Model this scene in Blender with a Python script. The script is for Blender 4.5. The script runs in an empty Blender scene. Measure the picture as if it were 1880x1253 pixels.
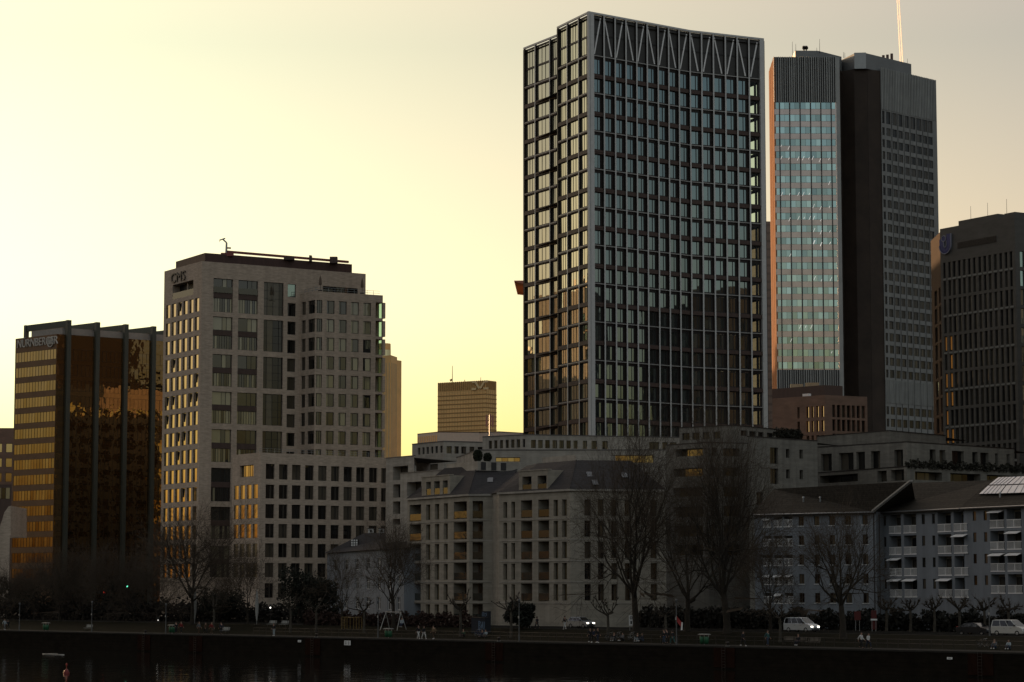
import bpy, bmesh, math, random
from mathutils import Vector, Matrix
R = math.radians
SC = bpy.context.scene
COL = SC.collection
# ------------------------------------------------------------------ camera
FOC, HORIZON, CAMZ = 4500.0, 1085.0, 6.3      # reference photo pixels (1880 x 1253), metres
PITCH = math.atan((HORIZON - 626.5) / FOC)
cam_data = bpy.data.cameras.new("camera")
cam = bpy.data.objects.new("camera", cam_data)
COL.objects.link(cam)
cam.location = (0, 0, CAMZ)
cam.rotation_euler = (math.pi / 2 + PITCH, 0, 0)
cam_data.sensor_width = 36.0
cam_data.lens = 36.0 * FOC / 1880.0
cam_data.clip_start = 1.0
cam_data.clip_end = 90000.0
SC.camera = cam
# ------------------------------------------------------------------ sky, sun, exposure
SUN_AZ, SUN_EL = R(-21.0), R(5.5)             # azimuth left of the view direction
world = bpy.data.worlds.new("World")
SC.world = world
world.use_nodes = True
wn, wl = world.node_tree.nodes, world.node_tree.links
for n in list(wn): wn.remove(n)
w_out = wn.new("ShaderNodeOutputWorld")
w_bg = wn.new("ShaderNodeBackground"); w_bg.inputs["Strength"].default_value = 0.10
sky = wn.new("ShaderNodeTexSky"); sky.sky_type = 'NISHITA'; sky.sun_disc = False
sky.sun_elevation = SUN_EL; sky.sun_rotation = SUN_AZ
sky.altitude = 100; sky.air_density = 1.0; sky.dust_density = 4.0; sky.ozone_density = 1.0
# hazy evening air: the glow round the sun is softened and the far sky lifted, channel by channel
w_sep = wn.new("ShaderNodeSeparateColor"); w_com = wn.new("ShaderNodeCombineColor")
wl.new(sky.outputs[0], w_sep.inputs[0])
for ch, g, k in ((0, 26.0, 0.160), (1, 21.8, 0.120), (2, 25.5, 0.165)):   # in units of the raw sky (x 0.1)
    k_ = wn.new("ShaderNodeMath"); k_.operation = 'MULTIPLY_ADD'; k_.inputs[1].default_value = k; k_.inputs[2].default_value = 1.0
    g_ = wn.new("ShaderNodeMath"); g_.operation = 'MULTIPLY'; g_.inputs[1].default_value = g * 0.1
    d_ = wn.new("ShaderNodeMath"); d_.operation = 'DIVIDE'
    wl.new(w_sep.outputs[ch], k_.inputs[0]); wl.new(w_sep.outputs[ch], g_.inputs[0])
    wl.new(g_.outputs[0], d_.inputs[0]); wl.new(k_.outputs[0], d_.inputs[1]); wl.new(d_.outputs[0], w_com.inputs[ch])
# dust near the horizon takes blue and some green out of the light
w_tc = wn.new("ShaderNodeTexCoord"); w_sx = wn.new("ShaderNodeSeparateXYZ"); wl.new(w_tc.outputs["Generated"], w_sx.inputs[0])
w_dust = wn.new("ShaderNodeCombineColor"); w_dust.inputs[0].default_value = 1.0
for ch, z0, z1, lo in ((1, 0.0, 0.07, 0.80), (2, 0.01, 0.12, 0.56)):
    r_ = wn.new("ShaderNodeMapRange"); r_.interpolation_type = 'SMOOTHSTEP'
    r_.inputs["From Min"].default_value = z0; r_.inputs["From Max"].default_value = z1; r_.inputs["To Min"].default_value = lo
    wl.new(w_sx.outputs["Z"], r_.inputs["Value"]); wl.new(r_.outputs[0], w_dust.inputs[ch])
w_mul = wn.new("ShaderNodeMix"); w_mul.data_type = 'RGBA'; w_mul.blend_type = 'MULTIPLY'; w_mul.inputs[0].default_value = 1.0
wl.new(w_com.outputs[0], w_mul.inputs[6]); wl.new(w_dust.outputs[0], w_mul.inputs[7])
# unseen sky above the frame brightened to raise the light on the facades: elevation ramp, warm towards the top
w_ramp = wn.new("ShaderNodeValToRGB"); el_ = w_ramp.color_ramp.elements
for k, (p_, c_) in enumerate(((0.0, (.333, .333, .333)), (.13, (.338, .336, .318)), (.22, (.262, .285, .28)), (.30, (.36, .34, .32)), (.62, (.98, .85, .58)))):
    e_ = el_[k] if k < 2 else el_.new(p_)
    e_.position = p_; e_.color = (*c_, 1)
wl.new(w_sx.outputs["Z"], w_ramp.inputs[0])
w_zenith_lift = wn.new("ShaderNodeMix"); w_zenith_lift.data_type = 'RGBA'; w_zenith_lift.blend_type = 'MULTIPLY'; w_zenith_lift.inputs[0].default_value = 1.0
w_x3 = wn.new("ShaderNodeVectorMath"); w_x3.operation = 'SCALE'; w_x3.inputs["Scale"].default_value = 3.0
wl.new(w_mul.outputs[2], w_zenith_lift.inputs[6]); wl.new(w_ramp.outputs[0], w_zenith_lift.inputs[7]); wl.new(w_zenith_lift.outputs[2], w_x3.inputs[0])
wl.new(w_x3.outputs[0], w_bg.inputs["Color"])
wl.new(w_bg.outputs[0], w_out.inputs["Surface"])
sun_data = bpy.data.lights.new("sun", 'SUN')
sun_data.energy = 4.0; sun_data.angle = R(0.5); sun_data.color = (1.0, 0.60, 0.30)
sun = bpy.data.objects.new("sun", sun_data); COL.objects.link(sun)
sdir = Vector((math.sin(SUN_AZ) * math.cos(SUN_EL), math.cos(SUN_AZ) * math.cos(SUN_EL), math.sin(SUN_EL)))
sun.rotation_euler = (-sdir).to_track_quat('-Z', 'Y').to_euler()
sun.location = (-60, 150, 200)
SC.view_settings.view_transform = 'Standard'
SC.view_settings.look = 'None'
SC.view_settings.exposure = 0.0
SC.view_settings.gamma = 1.0
SC.view_settings.use_curve_mapping = False
SC.render.engine = 'CYCLES'
SC.cycles.use_denoising = True
SC.cycles.max_bounces = 6
SC.cycles.diffuse_bounces = 2
SC.cycles.glossy_bounces = 4
SC.cycles.transparent_max_bounces = 8
SC.cycles.sample_clamp_indirect = 4.0
# ------------------------------------------------------------------ pixel helpers (survey of the photo)
FWD = Vector((0, math.cos(PITCH), math.sin(PITCH)))
UP = Vector((0, -math.sin(PITCH), math.cos(PITCH)))
CAM = Vector((0, 0, CAMZ))
def ray(px, py): return Vector((1, 0, 0)) * (px - 940.0) + UP * (626.5 - py) + FWD * FOC
def at(px, py, Y):
    d = ray(px, py); return CAM + d * (Y / d.y)
def atz(px, py, z):
    d = ray(px, py); return CAM + d * ((z - CAMZ) / d.z)
def project(p):
    q = Vector(p) - CAM
    f = q.dot(FWD)
    return 940 + q.x / f * FOC, 626.5 - q.dot(UP) / f * FOC
# ------------------------------------------------------------------ mesh builder
class MB:
    def __init__(s): s.v, s.f, s.m = [], [], []
    def quad(s, a, b, c, d, m=0):
        i = len(s.v); s.v += [tuple(a), tuple(b), tuple(c), tuple(d)]; s.f.append((i, i+1, i+2, i+3)); s.m.append(m)
    def poly(s, pts, m=0):
        i = len(s.v); s.v += [tuple(p) for p in pts]; s.f.append(tuple(range(i, i+len(pts)))); s.m.append(m)
    def hexa(s, p, m=0):          # 8 points: bottom ring 0-3, top ring 4-7
        i = len(s.v); s.v += [tuple(q) for q in p]
        for f in ((3,2,1,0),(4,5,6,7),(0,1,5,4),(1,2,6,5),(2,3,7,6),(3,0,4,7)):
            s.f.append(tuple(i+k for k in f)); s.m.append(m)
    def box(s, x0, y0, z0, x1, y1, z1, m=0):
        s.hexa([(x0,y0,z0),(x1,y0,z0),(x1,y1,z0),(x0,y1,z0),(x0,y0,z1),(x1,y0,z1),(x1,y1,z1),(x0,y1,z1)], m)
    def prism(s, pts, z0, z1, m=0, mt=None, bottom=False):
        n = len(pts); i = len(s.v)
        s.v += [(p[0], p[1], z0) for p in pts] + [(p[0], p[1], z1) for p in pts]
        for k in range(n):
            s.f.append((i+k, i+(k+1) % n, i+n+(k+1) % n, i+n+k)); s.m.append(m)
        s.f.append(tuple(i+n+k for k in range(n))); s.m.append(m if mt is None else mt)
        if bottom: s.f.append(tuple(i+k for k in reversed(range(n)))); s.m.append(m)
    def tube(s, a, b, r0, r1=None, n=6, m=0, cap=True):
        a, b = Vector(a), Vector(b); r1 = r0 if r1 is None else r1
        d = (b - a)
        if d.length < 1e-6: return
        d.normalize()
        x = d.orthogonal().normalized(); y = d.cross(x)
        i = len(s.v)
        for p, r in ((a, r0), (b, r1)):
            for k in range(n):
                t = 2 * math.pi * k / n
                s.v.append(tuple(p + x * (r * math.cos(t)) + y * (r * math.sin(t))))
        for k in range(n):
            s.f.append((i+k, i+(k+1) % n, i+n+(k+1) % n, i+n+k)); s.m.append(m)
        if cap:
            s.f.append(tuple(i+k for k in reversed(range(n)))); s.m.append(m)
            s.f.append(tuple(i+n+k for k in range(n))); s.m.append(m)
    def bar(s, a, b, w, h, side, m=0):      # rectangular bar a->b, width w along 'side', height h across
        a, b = Vector(a), Vector(b); d = (b - a).normalized()
        side = Vector(side); side = (side - d * side.dot(d)).normalized(); up = d.cross(side)
        o = []
        for p in (a, b):
            o += [p - side*(w/2) - up*(h/2), p + side*(w/2) - up*(h/2), p + side*(w/2) + up*(h/2), p - side*(w/2) + up*(h/2)]
        s.hexa(o, m)
    def lathe(s, prof, n=16, c=(0, 0, 0), m=0):
        i = len(s.v)
        for r, z in prof:
            for k in range(n):
                t = 2*math.pi*k/n; s.v.append((c[0]+r*math.cos(t), c[1]+r*math.sin(t), c[2]+z))
        for j in range(len(prof)-1):
            for k in range(n):
                s.f.append((i+j*n+k, i+j*n+(k+1) % n, i+(j+1)*n+(k+1) % n, i+(j+1)*n+k)); s.m.append(m)
    def build(s, name, mats, parent=None, smooth=False):
        me = bpy.data.meshes.new(name)
        me.from_pydata(s.v, [], s.f)
        if not isinstance(mats, (list, tuple)): mats = [mats]
        for k in mats: me.materials.append(k)
        if len(mats) > 1: me.polygons.foreach_set("material_index", s.m)
        if smooth: me.polygons.foreach_set("use_smooth", [True]*len(s.f))
        me.update()
        return link(name, me, parent)
def link(name, data, parent=None):
    o = bpy.data.objects.new(name, data); COL.objects.link(o)
    if parent is not None:
        o.parent = parent
        o.matrix_parent_inverse = world_matrix(parent).inverted()
    return o
def world_matrix(o):
    m = o.matrix_basis.copy()
    if o.parent: m = world_matrix(o.parent) @ o.matrix_parent_inverse @ m
    return m
def tag(o, label, cat, group=None):
    o["label"] = label; o["category"] = cat
    if group: o["group"] = group
    return o
def thing(name, label, cat, loc=(0, 0, 0), rz=0.0, group=None):
    o = bpy.data.objects.new(name, None); COL.objects.link(o)
    o.location = loc; o.rotation_euler = (0, 0, rz); o.empty_display_size = 1
    return tag(o, label, cat, group)
def structure(o): o["kind"] = "structure"; return o
def stuff(o): o["kind"] = "stuff"; return o
def local(name, mb, mats, parent, smooth=False):    # mesh given in the parent's own coordinates
    o = mb.build(name, mats, None, smooth); o.parent = parent; return o
def dup(root, loc, rz=0.0, label=None, group=None, scale=None):
    r = root.copy(); COL.objects.link(r); r.location = loc; r.rotation_euler = (0, 0, rz)
    if scale is not None: r.scale = (scale, scale, scale)
    if label: r["label"] = label
    if group: r["group"] = group
    for ch in list(root.children):
        c = ch.copy(); COL.objects.link(c); c.parent = r
        for g in list(ch.children):
            d = g.copy(); COL.objects.link(d); d.parent = c
    return r
# ------------------------------------------------------------------ materials
MATS = {}
def mat(name, col, rough=0.7, metal=0.0, var=0.12, scale=1.5, stretch=(1, 1, 1), col2=None, ior=1.45, joints=None, bump=0.0, spec=None, streak=0.0):
    m = bpy.data.materials.new(name); m.use_nodes = True
    nt = m.node_tree; N, L = nt.nodes, nt.links
    b = N["Principled BSDF"]
    b.inputs["Roughness"].default_value = rough; b.inputs["Metallic"].default_value = metal; b.inputs["IOR"].default_value = ior
    if spec is not None: b.inputs["Specular IOR Level"].default_value = spec
    geo = N.new("ShaderNodeNewGeometry")
    mp = N.new("ShaderNodeMapping"); mp.inputs["Scale"].default_value = stretch
    L.new(geo.outputs["Position"], mp.inputs["Vector"])
    nz = N.new("ShaderNodeTexNoise"); nz.inputs["Scale"].default_value = scale; nz.inputs["Detail"].default_value = 5; nz.inputs["Roughness"].default_value = 0.65
    L.new(mp.outputs[0], nz.inputs["Vector"])
    rp = N.new("ShaderNodeMapRange"); rp.inputs["From Min"].default_value = 0.3; rp.inputs["From Max"].default_value = 0.7
    L.new(nz.outputs["Fac"], rp.inputs["Value"])
    mx = N.new("ShaderNodeMix"); mx.data_type = 'RGBA'
    c2 = col2 if col2 else tuple(min(1, c * (1 + var)) for c in col); c1 = tuple(c * (1 - var) for c in col)
    mx.inputs[6].default_value = (*c1, 1); mx.inputs[7].default_value = (*c2, 1)
    L.new(rp.outputs[0], mx.inputs[0])
    out = mx.outputs[2]
    if joints:                      # horizontal courses / panel joints: (height m, width fraction, darkening)
        h, wf, dk = joints
        sx = N.new("ShaderNodeSeparateXYZ"); L.new(geo.outputs["Position"], sx.inputs[0])
        md = N.new("ShaderNodeMath"); md.operation = 'FRACT'
        dv = N.new("ShaderNodeMath"); dv.operation = 'DIVIDE'; dv.inputs[1].default_value = h
        L.new(sx.outputs["Z"], dv.inputs[0]); L.new(dv.outputs[0], md.inputs[0])
        lt = N.new("ShaderNodeMath"); lt.operation = 'LESS_THAN'; lt.inputs[1].default_value = wf
        L.new(md.outputs[0], lt.inputs[0])
        # tone of every course
        fl = N.new("ShaderNodeMath"); fl.operation = 'FLOOR'; L.new(dv.outputs[0], fl.inputs[0])
        wnz = N.new("ShaderNodeTexWhiteNoise"); wnz.noise_dimensions = '1D'; L.new(fl.outputs[0], wnz.inputs["W"])
        mr = N.new("ShaderNodeMapRange"); mr.inputs["To Min"].default_value = 0.92; mr.inputs["To Max"].default_value = 1.06
        L.new(wnz.outputs["Value"], mr.inputs["Value"])
        mm = N.new("ShaderNodeMath"); mm.operation = 'MULTIPLY_ADD'; mm.inputs[1].default_value = -dk
        L.new(lt.outputs[0], mm.inputs[0]); L.new(mr.outputs[0], mm.inputs[2])
        hs = N.new("ShaderNodeHueSaturation"); L.new(out, hs.inputs["Color"]); L.new(mm.outputs[0], hs.inputs["Value"])
        out = hs.outputs[0]
    if streak:                      # rain streaks and soot running down the wall
        m2 = N.new("ShaderNodeMapping"); m2.inputs["Scale"].default_value = (.9, .9, .05); L.new(geo.outputs["Position"], m2.inputs["Vector"])
        n2 = N.new("ShaderNodeTexNoise"); n2.inputs["Scale"].default_value = 1.0; n2.inputs["Detail"].default_value = 4; L.new(m2.outputs[0], n2.inputs["Vector"])
        r2 = N.new("ShaderNodeMapRange"); r2.inputs["From Min"].default_value = .35; r2.inputs["From Max"].default_value = .65; r2.inputs["To Min"].default_value = 1 - streak; r2.inputs["To Max"].default_value = 1 + streak*.5
        L.new(n2.outputs["Fac"], r2.inputs["Value"])
        h2 = N.new("ShaderNodeHueSaturation"); L.new(out, h2.inputs["Color"]); L.new(r2.outputs[0], h2.inputs["Value"]); out = h2.outputs[0]
    L.new(out, b.inputs["Base Color"])
    if bump:
        bp = N.new("ShaderNodeBump"); bp.inputs["Strength"].default_value = bump; bp.inputs["Distance"].default_value = 0.05
        L.new(nz.outputs["Fac"], bp.inputs["Height"]); L.new(bp.outputs[0], b.inputs["Normal"])
    MATS[name] = m
    return m
def glass(name, col, blind=None, p_blind=0.3, ior=1.9, wav=0.0, wscale=0.6, rough=0.02, tint=(1, 1, 1), clear=0.0):
    m = bpy.data.materials.new(name); m.use_nodes = True
    nt = m.node_tree; N, L = nt.nodes, nt.links
    b = N["Principled BSDF"]
    b.inputs["Roughness"].default_value = rough; b.inputs["IOR"].default_value = ior
    b.inputs["Specular Tint"].default_value = (*tint, 1)
    oi = N.new("ShaderNodeObjectInfo"); geo = N.new("ShaderNodeNewGeometry")
    ad = N.new("ShaderNodeMath"); ad.operation = 'ADD'
    L.new(oi.outputs["Random"], ad.inputs[0]); L.new(geo.outputs["Random Per Island"], ad.inputs[1])
    fr = N.new("ShaderNodeMath"); fr.operation = 'FRACT'; L.new(ad.outputs[0], fr.inputs[0])
    rp = N.new("ShaderNodeValToRGB"); cr = rp.color_ramp
    cr.interpolation = 'LINEAR'
    cr.elements[0].position = 0.0; cr.elements[0].color = (*[c*0.5 for c in col], 1)
    cr.elements[1].position = 1.0 - p_blind; cr.elements[1].color = (*col, 1)
    if blind:
        e = cr.elements.new(min(1.0, 1.0 - p_blind + 0.02)); e.color = (*[c*0.6 for c in blind], 1)
        e = cr.elements.new(1.0); e.color = (*blind, 1)
    L.new(fr.outputs[0], rp.inputs[0]); L.new(rp.outputs[0], b.inputs["Base Color"])
    nz = N.new("ShaderNodeTexNoise"); nz.inputs["Scale"].default_value = wscale; nz.inputs["Detail"].default_value = 1.5
    L.new(geo.outputs["Position"], nz.inputs["Vector"])
    if wav:
        bp = N.new("ShaderNodeBump"); bp.inputs["Strength"].default_value = 1.0; bp.inputs["Distance"].default_value = wav
        L.new(nz.outputs["Fac"], bp.inputs["Height"]); L.new(bp.outputs[0], b.inputs["Normal"])
    if clear:
        tr = N.new("ShaderNodeBsdfTransparent"); ms = N.new("ShaderNodeMixShader"); ms.inputs[0].default_value = clear
        tr.inputs["Color"].default_value = (0.75, 0.95, 0.85, 1)
        L.new(b.outputs[0], ms.inputs[1]); L.new(tr.outputs[0], ms.inputs[2])
        L.new(ms.outputs[0], N["Material Output"].inputs["Surface"])
    MATS[name] = m
    return m
def glow(name, col, strength):
    m = bpy.data.materials.new(name); m.use_nodes = True
    b = m.node_tree.nodes["Principled BSDF"]; b.inputs["Base Color"].default_value = (*col, 1)
    b.inputs["Emission Color"].default_value = (*col, 1); b.inputs["Emission Strength"].default_value = strength
    return m
# ------------------------------------------------------------------ facades
class Fac:                                    # vertical facade plane between two plan points
    def __init__(s, a, b):
        s.a = Vector((a[0], a[1], 0)); s.b = Vector((b[0], b[1], 0))
        s.u = (s.b - s.a); s.len = s.u.length; s.u.normalize()
        s.n = Vector((s.u.y, -s.u.x, 0))
        mid = (s.a + s.b) / 2
        if s.n.dot(Vector((0, 0, 0)) - mid) < 0: s.n = -s.n
    def pt(s, u, z, off=0.0):
        p = s.a + s.u * u + s.n * off; return Vector((p.x, p.y, z))
    def hit(s, px, py, off=0.0):
        d = ray(px, py); a = s.a + s.n * off; a = Vector((a.x, a.y, 0))
        t = (a - CAM).dot(s.n) / d.dot(s.n)
        p = CAM + d * t
        return (Vector((p.x, p.y, 0)) - a).dot(s.u), p.z
    def us(s, pairs, py): return [(s.hit(a, py)[0], s.hit(b, py)[0]) for a, b in pairs]
    def zs(s, px, pairs): return [(s.hit(px, b)[1], s.hit(px, a)[1]) for a, b in pairs]     # (top,bottom) px -> (low, high)
def wall(mb, fac, u0, u1, z0, z1, ops=(), m=0, off=0.0, mr=None, reveal=0.25):
    ops = [o for o in ops if o[1] > u0 and o[0] < u1 and o[3] > z0 and o[2] < z1]
    ops = [(max(o[0], u0), min(o[1], u1), max(o[2], z0), min(o[3], z1), o[4] if len(o) > 4 else reveal) for o in ops]
    # split into horizontal bands by opening rows to keep the mesh light
    zc = sorted(set([z0, z1] + [round(o[2], 4) for o in ops] + [round(o[3], 4) for o in ops]))
    for a, b in zip(zc, zc[1:]):
        if b - a < 1e-4: continue
        mid = (a + b) / 2
        segs = sorted([(o[0], o[1]) for o in ops if o[2] < mid < o[3]])
        x = u0
        for s0, s1 in segs:
            if s0 > x + 1e-4: mb.quad(fac.pt(x, a, off), fac.pt(s0, a, off), fac.pt(s0, b, off), fac.pt(x, b, off), m)
            x = max(x, s1)
        if u1 > x + 1e-4: mb.quad(fac.pt(x, a, off), fac.pt(u1, a, off), fac.pt(u1, b, off), fac.pt(x, b, off), m)
    mr = m if mr is None else mr
    for a, b, c, d, r in ops:
        f, k = off, off - r
        mb.quad(fac.pt(a, c, f), fac.pt(b, c, f), fac.pt(b, c, k), fac.pt(a, c, k), mr)
        mb.quad(fac.pt(a, d, f), fac.pt(b, d, f), fac.pt(b, d, k), fac.pt(a, d, k), mr)
        mb.quad(fac.pt(a, c, f), fac.pt(a, d, f), fac.pt(a, d, k), fac.pt(a, c, k), mr)
        mb.quad(fac.pt(b, c, f), fac.pt(b, d, f), fac.pt(b, d, k), fac.pt(b, c, k), mr)
def fbox(mb, fac, u0, u1, z0, z1, o0, o1, m=0):
    p = [fac.pt(u0, z0, o0), fac.pt(u1, z0, o0), fac.pt(u1, z0, o1), fac.pt(u0, z0, o1)]
    mb.hexa(p + [q + Vector((0, 0, z1 - z0)) for q in p], m)
class Windows:
    """collects the windows of one building; the ones that show largest become parts, the rest one part"""
    def __init__(s, root, frame_mat, pane_mat): s.root, s.fm, s.pm, s.w = root, frame_mat, pane_mat, []
    def add(s, fac, ops, off=0.0, reveal=0.25, bars=(0.5,), hbars=(), bw=0.07, fm=None, pm=None, tilt=None, pane_h=None):
        for o in ops:
            s.w.append((fac, o, off, o[4] if len(o) > 4 else reveal, bars, hbars, bw, fm or s.fm, pm or s.pm))
    @staticmethod
    def geom(w, fr, gl, mi=0, gi=0):
        fac, o, off, r, bars, hbars, bw, fm, pm = w
        a, b, c, d = o[:4]; k = off - r
        e = 0.012
        fbox(fr, fac, a+e, a + bw, c+e, d-e, k, k + 0.08, mi); fbox(fr, fac, b - bw, b-e, c+e, d-e, k, k + 0.08, mi)
        fbox(fr, fac, a + bw, b - bw, c+e, c + bw, k, k + 0.078, mi); fbox(fr, fac, a + bw, b - bw, d - bw, d-e, k, k + 0.078, mi)
        xs = [a + bw] + [a + (b - a) * t for t in bars] + [b - bw]
        for x in xs[1:-1]: fbox(fr, fac, x - bw*0.45, x + bw*0.45, c + bw, d - bw, k, k + 0.07, mi)
        for t in hbars:
            z = c + (d - c) * t; fbox(fr, fac, a + bw, b - bw, z - bw*0.4, z + bw*0.4, k, k + 0.06, mi)
        # panes, one quad per light, very slightly out of true like real glazing
        rnd = random.Random(int(a*971 + c*577 + fac.a.x*37))
        for x0, x1 in zip(xs, xs[1:]):
            t = rnd.uniform(-.008, .008)*(d-c); t2 = rnd.uniform(-.01, .01)*(x1-x0)
            q = k + 0.02
            gl.quad(fac.pt(x0, c+e, q), fac.pt(x1, c+e, q + t2), fac.pt(x1, d-e, q + t2 + t), fac.pt(x0, d-e, q + t), gi)
    def flush(s, limit=100, bulk="window_rows"):
        def area(w):
            fac, o = w[0], w[1]
            p = [project(fac.pt(o[i], o[j])) for i, j in ((0, 2), (1, 2), (1, 3), (0, 3))]
            vis = all(-20 < x < 1900 and -20 < y < 1270 for x, y in p)
            ar = abs(sum(p[i][0]*p[(i+1) % 4][1] - p[(i+1) % 4][0]*p[i][1] for i in range(4)))/2
            return ar if vis else 0
        s.w.sort(key=area, reverse=True)
        for w in s.w[:limit]:
            fr, gl = MB(), MB(); s.geom(w, fr, gl)
            f = fr.build("window", w[7], s.root); gl.build("pane", w[8], f)
        rest = s.w[limit:]
        if rest:
            mats = []; fr = MB()
            for w in rest:
                for k in (w[7], w[8]):
                    if k not in mats: mats.append(k)
                s.geom(w, fr, fr, mats.index(w[7]), mats.index(w[8]))
            stuff(fr.build(bulk, mats, s.root))
def grid(cols, rows): return [(a, b, c, d) for a, b in cols for c, d in rows]
def text(name, body, size, fac, u, z, off, m, parent, depth=0.12, ratio=1.0, align='LEFT'):
    cu = bpy.data.curves.new(name, 'FONT'); cu.body = body; cu.size = size; cu.extrude = depth/2; cu.align_x = align
    tmp = bpy.data.objects.new(name, cu); COL.objects.link(tmp)
    dg = bpy.context.evaluated_depsgraph_get(); dg.update()
    me = bpy.data.meshes.new_from_object(tmp.evaluated_get(dg)); me.name = name
    bpy.data.objects.remove(tmp); bpy.data.curves.remove(cu)
    me.materials.clear(); me.materials.append(m)
    o = bpy.data.objects.new(name, me); COL.objects.link(o)
    x, zv = fac.u, Vector((0, 0, 1)); p = fac.pt(u, z, off)
    M = Matrix(((x.x*ratio, zv.x, fac.n.x, p.x), (x.y*ratio, zv.y, fac.n.y, p.y), (x.z*ratio, zv.z, fac.n.z, p.z), (0, 0, 0, 1)))
    o.parent = parent
    o.matrix_parent_inverse = world_matrix(parent).inverted()
    o.matrix_basis = M
    return o
# ------------------------------------------------------------------ shared materials
m_stone_grey = mat("grey_brick", (0.45, 0.355, 0.275), 0.85, scale=0.9, stretch=(1, 1, 5), var=0.24, bump=0.15, streak=.10)
m_stone_pale = mat("pale_limestone", (0.34, 0.305, 0.26), 0.8, scale=0.5, stretch=(1, 1, 4), var=0.16, joints=(0.42, 0.06, 0.14), bump=0.1, streak=.16)
m_stone_dim = mat("shaded_dark_limestone", (0.185, 0.17, 0.145), 0.85, scale=0.5, stretch=(1, 1, 4), var=0.2, joints=(0.6, 0.06, 0.16), bump=0.1, streak=.2)  # darker limestone for right-hand blocks: part own tone, part shade in the colour
m_stone_house = mat("house_limestone", (0.29, 0.255, 0.205), 0.8, scale=0.6, stretch=(1, 1, 3), var=0.16, bump=0.1, joints=(0.36, 0.08, 0.10), streak=.14)
m_sandstone = mat("brown_sandstone", (0.20, 0.13, 0.095), 0.85, scale=0.35, stretch=(1, 1, 3), var=0.2, bump=0.1)
m_dark_metal = mat("dark_bronze_metal", (0.035, 0.028, 0.025), 0.45, metal=0.3, var=0.2)
m_black_frame = mat("dark_window_frame", (0.022, 0.02, 0.02), 0.5, var=0.2)
m_grey_cap = mat("grey_metal_cap", (0.56, 0.55, 0.53), 0.5, metal=0.2, var=0.08)
m_rail = mat("pale_metal_rail", (0.36, 0.35, 0.33), 0.45, metal=0.3, var=0.08)
m_roof_flat = mat("flat_roof_gravel", (0.12, 0.11, 0.10), 0.95)
m_slate = mat("slate_roof", (0.05, 0.045, 0.045), 0.9, spec=.15, scale=3, var=0.25, joints=(0.3, 0.12, 0.25))
m_white_paint = mat("white_paint", (0.72, 0.71, 0.69), 0.7, var=0.05)
m_white_metal = mat("white_metal", (0.82, 0.8, 0.78), 0.4, var=0.05)
m_steel = mat("galvanised_steel", (0.32, 0.33, 0.34), 0.4, metal=0.7, var=0.1)
m_letter = mat("sign_metal", (0.46, 0.44, 0.40), 0.4, metal=0.2, var=0.05)
m_letter_dark = mat("sign_dark_metal", (0.05, 0.04, 0.035), 0.5, var=0.1)
m_brown_metal = mat("brown_cladding", (0.075, 0.045, 0.035), 0.6, var=0.15, stretch=(1, 1, .2))
g_grey = glass("office_glass", (0.02, 0.024, 0.022), (0.30, 0.27, 0.17), 0.45, ior=1.9, wav=0.004, wscale=0.5)
g_gold = glass("coated_glass", (0.03, 0.025, 0.012), None, 0.2, ior=9.0, wav=0.004, wscale=0.4, tint=(1, .86, .6))
g_amber = glass("amber_glass", (0.02, 0.014, 0.006), (0.2, 0.11, 0.03), 0.6, ior=4.5, wav=0.006, wscale=0.5, tint=(1, .8, .45))
m_wing = mat("wing_aluminium", (0.25, 0.25, 0.24), 0.6, metal=0.1, var=0.14, scale=.3, streak=.1)
m_lamp_post = mat("lamp_post_paint", (0.09, 0.09, 0.09), .6)
g_tower = glass("tower_glass", (0.02, 0.028, 0.03), (0.07, 0.085, 0.08), 0.3, ior=3.4, wav=0.003, wscale=0.5, tint=(.8, 1, 1))
g_cream = glass("sun_coated_glass", (0.05, 0.05, 0.035), (0.2, 0.19, 0.11), 0.35, ior=9.0, wav=0.003, tint=(1, .97, .75))
g_bronze = glass("bronze_mirror_glass", (0.03, 0.019, 0.008), None, 0.2, ior=2.6, wav=0.035, wscale=0.55, tint=(1, .68, .36))
g_dark = glass("dark_glass", (0.012, 0.011, 0.010), (0.09, 0.075, 0.055), 0.5, ior=1.6, wav=0.004)
g_clear = glass("clear_glass", (0.02, 0.03, 0.03), None, 0.2, ior=1.6, clear=0.75)
g_rail = glass("balustrade_glass", (0.05, 0.05, 0.045), None, 0.2, ior=1.9, clear=0.25, tint=(1, .95, .85))
g_sky = glass("blue_roof_glass", (0.05, 0.06, 0.07), None, 0.2, ior=2.2)
m_sunlit_flank = mat("sunlit_cladding", (0.46, 0.20, 0.095), 0.9, spec=0.05, scale=0.4, var=0.12)  # low sun's orange put into the flank's brick colour
m_tower_grey = mat("tower_aluminium", (0.34, 0.345, 0.33), 0.55, metal=0.2, var=0.12, scale=.3)
m_tower_dark = mat("tower_dark_groove", (0.05, 0.05, 0.05), 0.6, var=0.2)
m_core_brown = mat("core_dark_granite", (0.042, 0.028, 0.02), 0.75, scale=.2, var=0.3)
g_spandrel = mat("spandrel_glass", (0.62, 0.52, 0.48), .2, metal=.7, var=.12, scale=.15)
g_teal = glass("teal_glass", (0.58, 0.78, 0.76), (0.5, 0.68, 0.66), 0.3, wav=0.003)
g_teal.node_tree.nodes["Principled BSDF"].inputs["Metallic"].default_value = 0.85
m_union = mat("grey_granite", (0.09, 0.083, 0.073), 0.7, scale=.3, stretch=(1, 1, 3), var=0.2)
m_union_band = mat("pale_granite_band", (0.22, 0.22, 0.2), 0.7, var=0.1)
m_render = mat("white_render", (0.20, 0.215, 0.235), 0.85, scale=0.25, var=0.09, streak=.14)
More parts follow.
